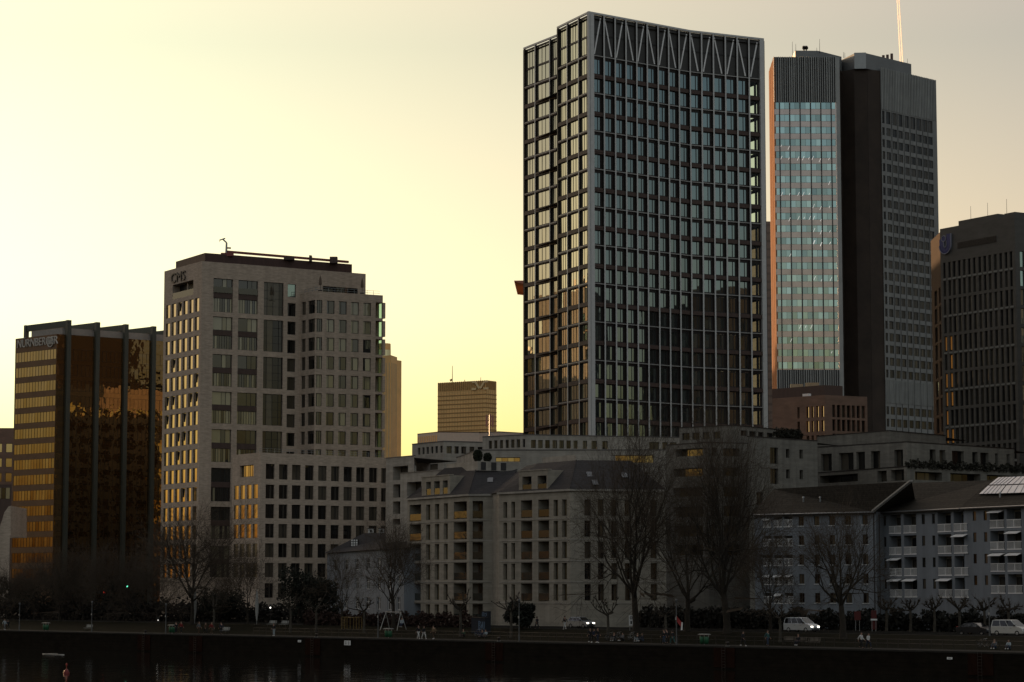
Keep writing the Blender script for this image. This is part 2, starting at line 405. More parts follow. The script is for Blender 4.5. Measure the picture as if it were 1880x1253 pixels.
m_roof_tile = mat("brown_roof_tiles", (0.05, 0.042, 0.034), 0.95, spec=.1, scale=2.5, var=0.3, joints=(0.28, 0.15, 0.3))
# ------------------------------------------------------------------ ground, river, promenade
QA, QB = atz(-160, 1154.2, 0.0), atz(1880, 1199, 0.0)       # quay edge, from the photo
qd = (QB - QA).normalized(); qn = Vector((-qd.y, qd.x, 0))   # along the quay, inland
if qn.y < 0: qn = -qn
def quay(s, inland=0.0, z=0.0):                              # s metres along the quay from the left frame edge
    p = QA + qd*s + qn*inland; return Vector((p.x, p.y, z))
QL = (QB - QA).length
def band(name, i0, i1, z, m, s0=-700, s1=700):
    g = MB(); g.quad(quay(s0, i0, z), quay(s1, i0, z), quay(s1, i1, z), quay(s0, i1, z)); return structure(g.build(name, m))
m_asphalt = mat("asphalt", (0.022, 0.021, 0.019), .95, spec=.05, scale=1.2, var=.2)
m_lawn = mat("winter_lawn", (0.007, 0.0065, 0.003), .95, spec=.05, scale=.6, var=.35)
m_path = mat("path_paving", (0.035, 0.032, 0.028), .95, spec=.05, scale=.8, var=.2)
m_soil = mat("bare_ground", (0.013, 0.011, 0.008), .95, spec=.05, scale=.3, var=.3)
def gz(i):                                                   # ground level by distance from the river
    return 0.0 if i < 6.5 else 1.2*min(1.0, (i - 6.5)/13.5)
def sheet(name, i0, i1, dz, m, s0=-700, s1=700):
    g = MB(); g.quad(quay(s0, i0, gz(i0) + dz), quay(s1, i0, gz(i0) + dz), quay(s1, i1, gz(i1) + dz), quay(s0, i1, gz(i1) + dz)); return structure(g.build(name, m))
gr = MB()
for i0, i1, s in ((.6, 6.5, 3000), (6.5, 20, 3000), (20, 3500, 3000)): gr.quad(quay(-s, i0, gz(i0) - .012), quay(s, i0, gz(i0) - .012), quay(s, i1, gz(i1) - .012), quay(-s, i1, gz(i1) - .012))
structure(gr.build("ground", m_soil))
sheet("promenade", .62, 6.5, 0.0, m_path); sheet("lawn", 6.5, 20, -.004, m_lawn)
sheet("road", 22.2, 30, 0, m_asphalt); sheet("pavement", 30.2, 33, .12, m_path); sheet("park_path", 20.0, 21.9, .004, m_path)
k = MB()
for i0, i1 in ((22.0, 22.2), (30.0, 30.2)): k.hexa([quay(-500, i0, 1.1), quay(500, i0, 1.1), quay(500, i1, 1.1), quay(-500, i1, 1.1), quay(-500, i0, 1.33), quay(500, i0, 1.33), quay(500, i1, 1.33), quay(-500, i1, 1.33)])
structure(k.build("kerb", m_path))
k = MB()
for i in range(-60, 60): k.quad(quay(i*6, 26.0, 1.205), quay(i*6 + 3, 26.0, 1.205), quay(i*6 + 3, 26.12, 1.205), quay(i*6, 26.12, 1.205))
structure(k.build("road_marking", mat("worn_marking", (.25, .25, .24), .9)))
# river
m = bpy.data.materials.new("river_water"); m.use_nodes = True; N, L = m.node_tree.nodes, m.node_tree.links
b = N["Principled BSDF"]; b.inputs["Base Color"].default_value = (.006, .006, .005, 1); b.inputs["Roughness"].default_value = .06; b.inputs["IOR"].default_value = 1.33; b.inputs["Specular IOR Level"].default_value = .14
tc = N.new("ShaderNodeNewGeometry"); mp = N.new("ShaderNodeMapping"); mp.inputs["Scale"].default_value = (.35, .16, 1); mp.inputs["Rotation"].default_value = (0, 0, R(20))
L.new(tc.outputs["Position"], mp.inputs["Vector"])
nz = N.new("ShaderNodeTexNoise"); nz.inputs["Scale"].default_value = 1.2; nz.inputs["Detail"].default_value = 4; L.new(mp.outputs[0], nz.inputs["Vector"])
bp = N.new("ShaderNodeBump"); bp.inputs["Strength"].default_value = 1; bp.inputs["Distance"].default_value = .055; L.new(nz.outputs["Fac"], bp.inputs["Height"]); L.new(bp.outputs[0], b.inputs["Normal"])
WATER = -2.6
g = MB(); g.quad(quay(-3000, .3, WATER), quay(3000, .3, WATER), quay(3000, -1200, WATER), quay(-3000, -1200, WATER)); structure(g.build("river", m))
# quay wall with coping and red stone ladder bays
m_quay = mat("quay_stone", (.014, .011, .008), .95, spec=.05, scale=.7, stretch=(1, 1, 2), var=.35, joints=(.45, .1, .3))
t = thing("quay_wall", "low dark stone quay wall along the river with reddish ladder bays", "wall", quay(QL/2, .3))
g = MB(); p = [quay(-400, 0, 0), quay(420, 0, 0), quay(420, .62, 0), quay(-400, .62, 0)]
g.hexa([Vector((v.x, v.y, WATER - 1)) for v in p] + [Vector((v.x, v.y, -.16)) for v in p]); g.build("wall", m_quay, t)
g = MB(); p = [quay(-400, -.06, -.16), quay(420, -.06, -.16), quay(420, .64, -.16), quay(-400, .64, -.16)]; g.hexa(p + [v + Vector((0, 0, .18)) for v in p]); g.build("coping", m_path, t)
def s_of(px, py=None, z=0.0, inland=0.0):                    # quay coordinate of the quay edge seen at pixel column px
    d = ray(px, 1170); n = qn; a = QA + qn*inland; k = (Vector((a.x, a.y, 0)) - CAM).dot(n)/d.dot(n); q = CAM + d*k; return (q - QA).dot(qd)
m_red = mat("red_sandstone", (.02, .009, .006), .95, spec=.03, var=.3)
for px in (265, 360, 575, 908, 1330, 1800):
    s = s_of(px); g = MB(); w_ = 1.6
    p = [quay(s - w_, -.1, 0), quay(s + w_, -.1, 0), quay(s + w_, -.0, 0), quay(s - w_, -.0, 0)]
    g.hexa([Vector((v.x, v.y, -2.4)) for v in p] + [Vector((v.x, v.y, -.17)) for v in p]); lb = g.build("ladder_bay", m_red, t)
    g = MB()
    for i in range(7): z = -2.4 + i*.32; g.tube(quay(s - .25, -.2, z), quay(s + .25, -.2, z), .025, n=5)
    for d_ in (-.25, .25): g.tube(quay(s + d_, -.2, -2.6), quay(s + d_, -.2, .0), .03, n=5)
    g.build("ladder", m_dark_metal, lb)

def G(px, inland, dz=0.0):                                   # point on the ground seen at pixel column px, at a distance from the river
    return quay(s_of(px, inland=inland), inland, gz(inland) + dz)
QANG = math.atan2(qd.y, qd.x)
# ------------------------------------------------------------------ the tall gridded glass tower
def gridded_tower():
    root_p = at(1080.8, 20.8, 450)
    H = root_p.z
    A = root_p; B = atz(1267, 55.5, H); C = atz(1402.6, 70.8, H); L1 = atz(1022.3, 49.6, H)
    L2 = atz(1021.5, 63.7, H); L3 = atz(960.8, 88, H)
    t = thing("office_tower", "dark glass tower gridded with grey fins, white zigzag struts round its top", "tower", (A.x, A.y, 0))
    W = Windows(t, m_black_frame, g_tower)
    R1, R2, F1, F2 = Fac(A, B), Fac(B, C), Fac(L1, A), Fac(L3, L2)
    side = Fac(C, C + Vector((-R2.u.y, R2.u.x, 0)) * 26)
    D = side.b
    E_ = L3 + (D - C).normalized() * 8 + R1.u * 6
    rail0 = R1.hit(1084, 100.6)[1]; rail9 = R1.hit(1084, 732)[1]
    dz = (rail0 - rail9) / 9
    rails = [rail0 - dz*k for k in range(16) if rail0 - dz*k > 1]
    core, fins, caps, spn, railm = MB(), MB(), MB(), MB(), MB()
    DEP0 = 0.5
    def bays(fac, pill, left, crown, clear_last=False, first=0.0, wfin=0.31):
        DEP = 0.32 if left else DEP0
        us = [0.0] + pill + [fac.len]
        rows = []
        for k, z in enumerate(rails):
            for a, b in ((z - 3.45, z - .46), (z - 6.95, z - 4.25)):
                if a > 3: rows.append((a, b))
        if left:
            rows = [(z0 + .0, z1 + .1) for z0, z1 in rows]
            hh = (H - 1.0 - rail0) / 2
            rows += [(rail0 + .35, rail0 + hh - .1), (rail0 + hh + .15, H - .75)]
        ops = []
        for i, (a, b) in enumerate(zip(us, us[1:])):
            lo = a + (first if i == 0 else wfin/2); hi = b - wfin/2
            if hi - lo < .5: continue
            col = [(lo + .06, hi - (.06 if left else .34), c, d, .12) for c, d in rows]
            ops += col
            last = clear_last and i == len(us) - 2
            W.add(fac, col, -DEP, bars=(0.36, 0.62) if left else (0.66,), bw=.1 if left else .16, pm=g_cream if left else g_tower)
        for z in rails:
            if z - 4.2 > 3:
                sp = MB(); fbox(sp, fac, .3, fac.len - .3, z - 4.22, z - 3.48, -DEP + .02, -DEP + .3); sp.build("spandrel", m_brown_metal, t)
            ra = MB(); fbox(ra, fac, .1, fac.len - .1, z - .075, z + .075, -.2, -.012); ra.build("storey_rail", m_rail, t)
            if left: sp = MB(); fbox(sp, fac, .3, fac.len - .3, z - .30, z + .16, -DEP + .02, -DEP + .28); sp.build("spandrel", m_brown_metal, t)
        for u in pill:
            fbox(fins, fac, u - wfin/2 + .02, u + wfin/2 - .02, 0, H - .12, -DEP - .05, -.05)
            fbox(caps, fac, u - wfin/2, u + wfin/2, 0, H - .1, -.05, 0)
        wall(core, fac, -.2 if fac is not R1 else 0, fac.len, 0, H - .5, ops, 0, -DEP, reveal=.12)
        fbox(caps, fac, 0, fac.len, H - .35, H, -DEP, .02)
    p1 = [R1.hit(x, 160)[0] for x in (1109.6, 1130, 1149.8, 1169.6, 1188.8, 1208.8, 1228.2, 1247.4)] + [R1.len - .02]
    p2 = [R2.hit(x, 180)[0] for x in (1289, 1310.5, 1332.6, 1354.3, 1376)]
    pier_r = R2.hit(1396, 180)[0]
    pier_l = R1.hit(1091, 160)[0]
    bays(R1, p1, False, True, first=pier_l)
    bays(R2, p2 + [pier_r + .2], False, True, first=.2)
    # clear corner glazing in the last bay
    for i, w in enumerate(W.w):
        if w[0] is R2 and w[1][0] > R2.hit(1372, 180)[0]: W.w[i] = w[:8] + (g_clear,)
    bays(F1, [F1.hit(1041, 300)[0], F1.hit(1062, 300)[0]], True, False, first=.35)
    bays(F2, [F2.hit(982, 300)[0], F2.hit(1009, 300)[0]], True, False, first=.4)
    pier = MB(); DEP = DEP0
    fbox(pier, R1, 0, pier_l, 0, H - .36, -DEP, .015)
    fbox(pier, R2, pier_r, R2.len, 0, H - .36, -DEP, .015)
    pier.build("corner_pier", m_grey_cap, t)
    fbox(fins, F2, 0, .4, 0, H - .4, -DEP - .3, .0); fbox(fins, F1, 0, .34, 0, H - .4, -DEP - .3, .0)
    # right flank: openings without glass let the sky through the corner bay, as in the photo
    ops = [(1.2 + 3*k, 3.6 + 3*k, c, d, .2) for k in range(7) for z in rails for c, d in ((z - 3.45, z - .4), (z - 6.95, z - 4.25)) if c > 3]
    wall(core, side, 0, side.len, 0, H - .5, ops, 0, -.1, reveal=.2)
    K = L1 + R1.u * 3.0
    for p, q in ((L1, K), (K, L2), (D, E_), (E_, L3)):
        f = Fac(p, q); wall(core, f, 0, f.len, 0, H - .5, (), 0, -.05)
    core.poly([(p.x, p.y, H - 1.2) for p in (A, B, C, D, E_, L3, L2, K, L1)], 1)
    for z in rails:                # floor slabs keep the storeys apart behind the clear corner
        core.poly([(p.x*.96 + 20*.04, p.y*.99 + 480*.01, z - 3.9) for p in (A, B, C, D, E_, L3)], 0)
    core.build("core_wall", [m_dark_metal, m_roof_flat], t)
    fins.build("fin_web", m_dark_metal, t); caps.build("fin_cap", m_grey_cap, t)
    # crown: dark louvred panels with a transom, one diagonal strut in each bay
    lou, tr = MB(), MB()
    zmid = R1.hit(1095, 62.5)[1]
    def crown(fac, us, start):
        for i, (a, b) in enumerate(zip(us, us[1:])):
            lo, hi = a + .22, b - .22
            fbox(lou, fac, lo, hi, rail0 + .15, H - .4, -DEP + .02, -DEP + .10)
            fbox(tr, fac, lo, hi, zmid - .12, zmid + .12, -DEP + .1, -DEP + .22)
            s = MB()
            z0, z1 = rail0 + .35, H - .9
            up = (i + start) % 2 == 0
            p, q = (fac.pt(lo + .25, z0, -.3), fac.pt(hi - .45, z1, -.3)) if up else (fac.pt(lo + .12, z1, -.3), fac.pt(hi - .5, z0, -.3))
            s.bar(p, q, .26, .14, fac.u)
            s.build("strut", m_white_metal, t)
    crown(R1, [pier_l - .2] + p1, 0); crown(R2, [0.0] + p2 + [pier_r + .2], 1)
    lou.build("louvre_panel", mat("louvre_mesh", (0.05, 0.048, 0.045), .6, scale=6, stretch=(.2, .2, 3), var=.3), t); tr.build("transom", m_black_frame, t)
    W.flush(100)
gridded_tower()
# ------------------------------------------------------------------ the twin-winged tower behind it on the right
def prism_wall(mb, pts, z0, z1, m=0, mt=1): mb.prism([(p.x, p.y) for p in pts], z0, z1, m, mt)
def cross_tower():
    P1 = at(1420.4, 105, 680); H = P1.z
    P2 = atz(1535, 105.2, H); P0 = atz(1411.3, 126.5, H)
    P3 = atz(1592, 121.7, H); P4 = atz(1616.2, 124.5, H); P5 = atz(1718.6, 148.5, H)
    t = thing("high_rise", "tall tower with a teal glazed wing beside a dark windowless shaft", "tower", (P1.x, P1.y, 0))
    W = Windows(t, m_tower_dark, g_teal)
    G, Wg, Lf = Fac(P1, P2), Fac(P4, P5), Fac(P0, P1)
    back = Vector((0, 1, 0))
    body, lou, dark, spn = MB(), MB(), MB(), MB()
    # glazed wing
    zt, zb = G.hit(1480, 190.5)[1], G.hit(1480, 677.5)[1]
    nrow = 22; pitch = (zt - zb + 1.9) / nrow
    xs = [1421.5, 1431.6, 1450.2, 1469.3, 1488.5, 1507.5, 1526.4, 1535]
    us = [G.hit(x, 240)[0] for x in xs]
    rows = [(zb + pitch*k, zb + pitch*k + 1.95) for k in range(nrow)]
    rows[-1] = (rows[-1][0], rows[-1][0] + 1.95)
    ops = []
    for a, b in zip(us, us[1:]):
        col = [(a + .12, b - .12, c, d, .06) for c, d in rows]; ops += col
        W.add(G, col, 0, bars=(.5,) if b - a > 2 else (), bw=.06)
    wall(body, G, 0, G.len, 0, zb - .25, (), 1)
    wall(body, G, 0, us[0] + .1, zb - .25, H, (), 0); 
    wall(spn, G, us[0] + .1, G.len, zb - .25, zt + .3, ops, 0, reveal=.06)
    for x in us[1:-1]: fbox(dark, G, x - .13, x + .13, zb - .2, zt + .2, 0.01, .22)
    fbox(body, G, G.len - .1, G.len + .9, 0, H - .1, -1.2, .12)
    wall(body, G, us[0] + .1, G.len, zt + .3, H, (), 1, -.1)
    def louvres(fac, u0, u1, z0, z1, step=.62, seed=1):
        lou = MB(); r = random.Random(seed); u = u0
        while u < u1 - .15:
            w = step * r.choice((.30, .36, .48)); fbox(lou, fac, u, min(u + w, u1), z0, z1, -.08, .16 + .12*r.random()); u += step
        lou.build("louvre_panel", m_tower_grey, t)
    louvres(G, us[0], G.len - .1, zt + .35, H + .05, .62, 3)
    louvres(G, us[0], G.len - .1, G.hit(1480, 716)[1] - 14, zb - .35, .62, 4)
    # rows of ceiling lights seen through the glass on a few storeys
    cl = glow("ceiling_strip", (1.0, .97, .9), 0.55)
    z7 = [(139, 652), (182, 663), (139, 722), (183, 725), (236, 725), (265, 724), (298, 724), (320, 722), (361, 735), (413, 728), (415, 866), (143, 929), (187, 931), (238, 929), (266, 929), (300, 929), (325, 999), (365, 1010), (416, 1004), (187, 1075), (238, 1068), (270, 1068), (303, 1067), (326, 1067), (367, 1080), (328, 1137), (367, 1150), (419, 1144), (327, 1206), (367, 1218), (419, 1213)]
    z8 = [(286, 14), (320, 24), (366, 17), (167, 76), (288, 194), (322, 205), (369, 198), (216, 436), (243, 436), (272, 436), (171, 503), (373, 564)]
    for i, (sx, sy) in enumerate([(1390 + x/3.133, 60 + y/3.133) for x, y in z7] + [(1390 + x/2.724, 440 + y/2.724) for x, y in z8]):
        u_, zz_ = G.hit(sx, sy); ln = .55 if i % 3 else .3
        q = MB(); q.bar(G.pt(u_ - ln*.45, zz_ - ln, .03), G.pt(u_ + ln*.45, zz_ + ln, .03), .1, .03, G.u); q.build("ceiling_light", cl, t)
    # sunlit flank, its top stepping down with every panel
    fl = MB(); n = 6
    for k in range(n):
        a, b = Lf.len*k/n, Lf.len*(k+1)/n
        fbox(fl, Lf, a + .02, b - .02, 0, H - 1.4*(n-1-k)*.12, -.4, .0 + .05*(k % 2))
    fl.build("sunlit_flank", m_sunlit_flank, t)
    # right wing
    zt2 = Wg.hit(1622, 204)[1]
    wrow = [(zt2 - 3.6 - pitch*k*1.0, zt2 - 1.3 - pitch*k) for k in range(0, 29)]
    wrow[0] = (wrow[0][0], zt2)
    cols = [(1620.2, 1624.7), (1627.7, 1635.6), (1639, 1647), (1650, 1657.8), (1661.4, 1669.3), (1672.3, 1681), (1683.8, 1692.5), (1695.2, 1702.5), (1704.6, 1712.5)]
    wc = Wg.us(cols, 260)
    skip = (22, 23)
    wops = [(a, b, c, d, .25) for a, b in wc for k, (c, d) in enumerate(wrow) if k not in skip and c > 2]
    W.add(Wg, wops, 0, bars=(.32, .66), bw=.12, pm=g_dark)
    wall(body, Wg, 0, Wg.len, 0, H, wops, 3)
    for x in (1637.3, 1648.5, 1659.6, 1671, 1682.5, 1694, 1703.6):
        u = Wg.hit(x, 260)[0]; fbox(dark, Wg, u - .08, u + .08, 20, zt2, .01, .1)
    louvres(Wg, .3, Wg.len - .2, zt2 + .4, H + .1, .75, 5)
    louvres(Wg, .3, Wg.len - .2, wrow[23][0] - .2, wrow[21][0] - .6, .6, 6)
    P6 = P5 + Vector((-Wg.u.y, Wg.u.x, 0)) * 20
    for p, q in ((P5, P6),): f = Fac(p, q); wall(body, f, 0, f.len, 0, H)
    body.poly([(p.x, p.y, H - 1) for p in (P4, P5, P6, P4 + (P6 - P5))], 2)
    P2b = P2 + back*16; P0b = P0
    body.poly([(p.x, p.y, H - 1) for p in (P1, P2, P2b, P0b)], 2)
    f = Fac(P2 + back*.1, P2b); wall(body, f, 0, f.len, 0, H)
    body.build("cladding_wall", [m_tower_grey, m_tower_dark, m_roof_flat, m_wing], t)
    dark.build("mullion", m_tower_dark, t)
    sp = spn.build("spandrel", g_spandrel, t)
    # dark windowless core
    core = MB()
    HQ = at(1591.8, 127.4, P3.y - .05).z
    q = [P2 + back*3, atz(1544, 131, HQ), atz(1568, 127.4, HQ), atz(1591.8, 127.4, HQ)]
    b2 = [P3, P4 + Wg.u*.3 - Wg.n*.12]
    core.prism([(p.x, p.y) for p in q] + [(q[-1].x + .4, q[-1].y + 14), (q[0].x, q[0].y + 20)], 0, HQ, 0)
    core.prism([(b2[0].x, b2[0].y), (b2[1].x, b2[1].y), (P4.x + 2, P4.y + 14), (b2[0].x, b2[0].y + 12)], 0, H - .9, 0)
    core.build("core_shaft", m_core_brown, t)
    # roof crown, zigzag in plan
    HC = at(1568, 98.5, q[2].y - .6).z
    HL = at(1460, 93.2, 688).z
    e = [atz(1460, 93.2, HL), atz(1502, 93.6, HL), atz(1545, 104.5, HL)]
    c = [at(1542.5, 104, q[2].y + 9), atz(1568, 98.5, HC), atz(1590, 98, HC), atz(1673, 118, HC)]
    crown = MB()
    crown.prism([(p.x, p.y) for p in e] + [(e[2].x, e[2].y + 10), (e[0].x, e[0].y + 16)], H - 1.2, HL, 0, 0)
    zlow = q[2].z
    pts = [(p.x, p.y) for p in c] + [(c[-1].x - 14, c[-1].y + 16), (c[0].x, c[0].y + 20)]
    crown.prism(pts, zlow, HC, 0, 0, True)
    crown.build("roof_crown", mat("crown_panel", (0.2, 0.205, 0.205), .5, metal=.2, var=.1, scale=.2), t)
    lp = MB(); fcp = Fac(c[1], c[2]); fbox(lp, fcp, 0.05, fcp.len - .05, zlow - .05, HC + .15, .01, .25)
    lp.build("crown_panel", mat("pale_crown_panel", (0.42, 0.44, 0.44), .5, var=.06), t)
    # roof gear: chimneys, dish pair, aerials
    for px, pt_ in ((1622, 102), (1629.5, 101), (1637.3, 99)):
        p = atz(px, 116, HC); top = at(px, pt_, p.y).z
        k = MB(); k.tube((p.x, p.y, HC - .3), (p.x, p.y, top), .42, n=10); k.build("chimney", mat("rusty_flue", (.12, .07, .06), .7), t)
    for px in (1476.8, 1481):
        p = atz(px, 93.5, HC); top = at(px, 83, p.y + 1).z
        k = MB(); k.tube((p.x, p.y + 1, HC - .3), (p.x, p.y + 1, top - .9), .18); k.tube((p.x, p.y + .6, top - 1), (p.x, p.y + 1.2, top - .6), .55, .5, n=12)
        k.build("dish_aerial", m_black_frame, t)
    for px, y0, y1 in ((1455.4, 105, 77), (1461.5, 93, 81), (1505.3, 94, 72), (1549, 103, 96), (1551.5, 103, 97), (1666.5, 117, 108), (1500, 94, 88)):
        p = atz(px, y0, HC if y0 < 104 or px > 1600 else H); top = at(px, y1, p.y + .5).z
        k = MB(); k.tube((p.x, p.y + .5, p.z - .5), (p.x, p.y + .5, top), .07, .04, n=5); k.build("aerial", m_black_frame, t)
    W.flush(100)
cross_tower()
# ------------------------------------------------------------------ CMS building: main block, stepped wing, podium
def law_office():
    A = at(370.6, 479.7, 470); H = A.z
    L = atz(301.8, 498.6, H); Rr = atz(671.5, 503.2, H)
    t = thing("office_block", "grey brick office block with CMS lettering and a dark set back roof storey", "office block", (A.x, A.y, 0))
    W = Windows(t, m_black_frame, g_grey)
    FL, FR = Fac(L, A), Fac(A, Rr)
    back = -FR.n
    w = MB(); sp = MB(); rl = MB()
    # --- left face: six narrow windows in each storey
    cols = FL.us([(304.6, 312.3), (315, 323), (325.6, 333.4), (336, 344), (347.2, 354.8), (357.6, 365.3)], 580)
    z1, z0 = FL.hit(361, 547.7)[1], FL.hit(361, 572.7)[1]
    zl = FL.hit(361, 855 + 0)[1]
    dz = (FL.hit(361, 547.7)[1] - FL.hit(361, 824.5)[1]) / 8.0
    rows = [(z0 - dz*k, z1 - dz*k) for k in range(15) if z0 - dz*k > 3]
    ops = grid(cols, rows)
    W.add(FL, [o + (.22,) for o in ops], bars=(.28,), bw=.06, pm=g_gold)
    for ci, ri in ((2, 0), (1, 3), (5, 4), (0, 5), (1, 5), (4, 5), (5, 5), (0, 6), (3, 6), (2, 7), (3, 7), (2, 8), (3, 10)):   # tilted sashes
        (a, b), (c, d) = cols[ci], rows[ri]; sx = MB(); x0, x1 = a + .05, a + (b - a)*.55
        sx.hexa([FL.pt(x0, c + .9, -.14), FL.pt(x1, c + .9, -.14), FL.pt(x1, c + .9, -.12), FL.pt(x0, c + .9, -.12), FL.pt(x0 + .25, d - .1, -.12), FL.pt(x1 - .1, d - .1, -.12), FL.pt(x1 - .1, d - .1, .1), FL.pt(x0 + .25, d - .1, .1)]); sx.build("tilted_sash", m_black_frame, t)
    lu = FL.us([(316.8, 355)], 530)[0]
    lz = (FL.hit(336, 546)[1], FL.hit(336, 519)[1])
    logg = (lu[0], lu[1], lz[0], lz[1], 1.6)
    wall(w, FL, 0, FL.len, 0, H, ops + [logg], reveal=.22)
    fbox(w, FL, lu[0], lu[1], lz[0], lz[1], -1.9, -1.6, 1)
    um = (lu[0]*.42 + lu[1]*.58)
    fbox(w, FL, um - .15, um + .15, lz[0], lz[1], -.9, -.6, 0)
    gb = MB(); fbox(gb, FL, lu[0] + .05, lu[1] - .05, lz[0] - .02, lz[0] + 1.25, -.08, -.02); gb.build("balustrade", g_rail, t)
    text("sign_lettering", "CMS", 2.7, FL, FL.hit(315, 500)[0], FL.hit(317.5, 520)[1], .12, m_letter_dark, t, .25, 1.35)
    # --- right face: three columns of two-storey windows, one column of small windows
    c3 = FR.us([(391, 427), (437, 473.2), (484, 520.3)], 600)
    c4 = FR.us([(527.7, 542.8)], 600)
    zz = [(512, 573.4), (582, 641), (651, 709.7), (719.5, 778), (788.7, 849), (859.5, 921), (931, 990), (1003, 1060)]
    r3 = FR.zs(408, zz)
    bops = []
    for i, (a, b) in enumerate(c3):
        for k, (c, d) in enumerate(r3):
            bops.append((a, b, c, d, .4)); h = d - c
            if i < 2:
                lo, hi = (a, b, c, c + h*.42, .4), (a, b, c + h*.58, d, .4)
                W.add(FR, [lo], bars=(.12, .25, .37, .5, .63, .75, .88), bw=.07); W.add(FR, [hi], bars=(.5, .72), bw=.08)
                sp = MB(); fbox(sp, FR, a, b, c + h*.42, c + h*.58, -.38, -.2); sp.build("spandrel", m_brown_metal, t)
                if k == 0:
                    g = MB(); fbox(g, FR, a + .1, b - .1, c + h*.58, c + h*.58 + 1.15, -.12, -.07); g.build("balustrade", g_rail, t)
            else:
                W.add(FR, [(a, b, c, d, .4)], bars=(.2, .5, .8), hbars=(.27, .5, .75), bw=.07, pm=g_dark)
    dr = (FR.hit(535, 522)[1] - FR.hit(535, 556.5)[1])
    zt, zb = FR.hit(535, 557)[1], FR.hit(535, 581)[1]
    small = [(c4[0][0], c4[0][1], zb - dz*k, zt - dz*k, .3) for k in range(0, 15) if zb - dz*k > 3]
    top = (c4[0][0], c4[0][1], FR.hit(535, 546)[1], FR.hit(535, 522)[1], .3)
    W.add(FR, small, bars=(), bw=.07, pm=g_dark); W.add(FR, [top], bars=(), bw=.07, pm=g_teal)
    wall(w, FR, 0, FR.len, 0, H, bops + small + [top])
    depth = FL.len
    bk = [A, Rr, Rr + back*depth, L]
    f = Fac(bk[1], bk[2]); wall(w, f, 0, f.len, 0, H)
    f = Fac(bk[2], bk[3]); wall(w, f, 0, f.len, 0, H)
    w.poly([(p.x, p.y, H - .6) for p in bk], 2)
    w.build("wall", [m_stone_grey, m_black_frame, m_roof_flat], t)
    # --- dark set back storey
    s = MB(); ins = .9
    HC = at(376.5, 464.6, A.y + 4).z
    s_pts = [atz(326.7, 479.7, HC), atz(376.5, 464.6, HC), atz(646.3, 485.7, HC)]
    s_pts = s_pts + [s_pts[2] + back*10, s_pts[0] + back*1.0]
    s.prism([(p.x, p.y) for p in s_pts], H - .6, HC, 0)
    s.build("roof_storey", mat("roof_storey_cladding", (.07, .035, .028), .6, var=.2, stretch=(1, 1, .15)), t)
    for px, y0, y1, wd in ((612, 481, 472.5, 1.5), (569.5, 478, 470, .5), (530, 475, 472, 2.0)):
        p = atz(px, y0, HC); k = MB(); zt_ = at(px, y1, p.y + 1).z
        k.box(p.x - wd/2, p.y + .2, HC - .2, p.x + wd/2, p.y + 1.8, zt_); k.build("roof_vent", m_brown_metal, t)
    # --- stepped right wing with corner windows
    u = FR.hit(552, 540)[0]; P = FR.pt(u, 0); d0 = P.y
    HB = at(552, 540, d0).z
    q1 = atz(579.4, 534.9, HB); q2 = atz(703, 542.7, HB)
    G1, G2 = Fac(P, q1), Fac(q1, q2)
    b = MB()
    cols = G2.us([(600, 614.5), (622.4, 636.8), (644.8, 659), (667, 681.5)], 560)
    zt, zb = G2.hit(607, 552.5)[1], G2.hit(607, 576.5)[1]
    rows = [(zb - dz*k, zt - dz*k) for k in range(12) if zb - dz*k > 3]
    corner = G2.us([(579.4, 592)], 560)[0]
    lo2 = G2.us([(690, 703)], 560)[0]
    o2 = grid(cols, rows); W.add(G2, [o + (.3,) for o in o2], bars=(.3, ), hbars=(), bw=.1)
    oc = [(0.02, corner[1], c, d, .3) for c, d in rows]; W.add(G2, oc, bars=(.35, .7), bw=.08)
    ol = [(lo2[0], G2.len - .001, c - .3, d + .25, .6) for c, d in rows]
    wall(b, G2, 0, G2.len, 0, HB, o2 + oc + ol, reveal=.3)
    c1 = G1.us([(554, 561.5), (566, 579.2)], 560)
    o1 = [(c1[0][0], c1[0][1], c, d, .3) for c, d in rows]; o1c = [(c1[1][0], G1.len - .02, c, d, .3) for c, d in rows]
    W.add(G1, o1, bars=(), bw=.08, pm=g_dark); W.add(G1, o1c, bars=(.45,), bw=.08, pm=g_dark)
    wall(b, G1, 0, G1.len, 0, HB, o1 + o1c)
    q3 = q2 + back*12
    S = Fac(q2, q3)
    os_ = [(.001, 2.6, c - .3, d + .25, .6) for c, d in rows]
    wall(b, S, 0, S.len, 0, HB, os_)
    # loggia backs, floors and glass in the open right corner
    for c, d in rows:
        pr = [G2.pt(lo2[0], 0, -2.6), S.pt(2.6, 0, -1.6), S.pt(2.6, 0, -.02), G2.pt(lo2[0], 0, -.02)]
        b.poly([(p.x, p.y, c - .3) for p in (G2.pt(lo2[0], 0), q2, S.pt(2.6, 0), G2.pt(lo2[0], 0, -2.6))], 0)
        b.poly([(p.x, p.y, d + .25) for p in (G2.pt(lo2[0], 0), q2, S.pt(2.6, 0), G2.pt(lo2[0], 0, -2.6))], 0)
        fbox(b, G2, lo2[0] - .15, lo2[0], c - .3, d + .25, -2.4, -.31, 1)
        g = MB(); fbox(g, S, .15, 2.5, c - .25, d + .2, -.3, -.26); g.build("loggia_glass", g_clear, t)
    b.poly([(p.x, p.y, HB - .5) for p in (P, q1, q2, q3, q3 - G2.u*20)], 2)
    b.build("stepped_wing_wall", [m_stone_grey, m_black_frame, m_roof_flat], t)
    rl2 = MB()
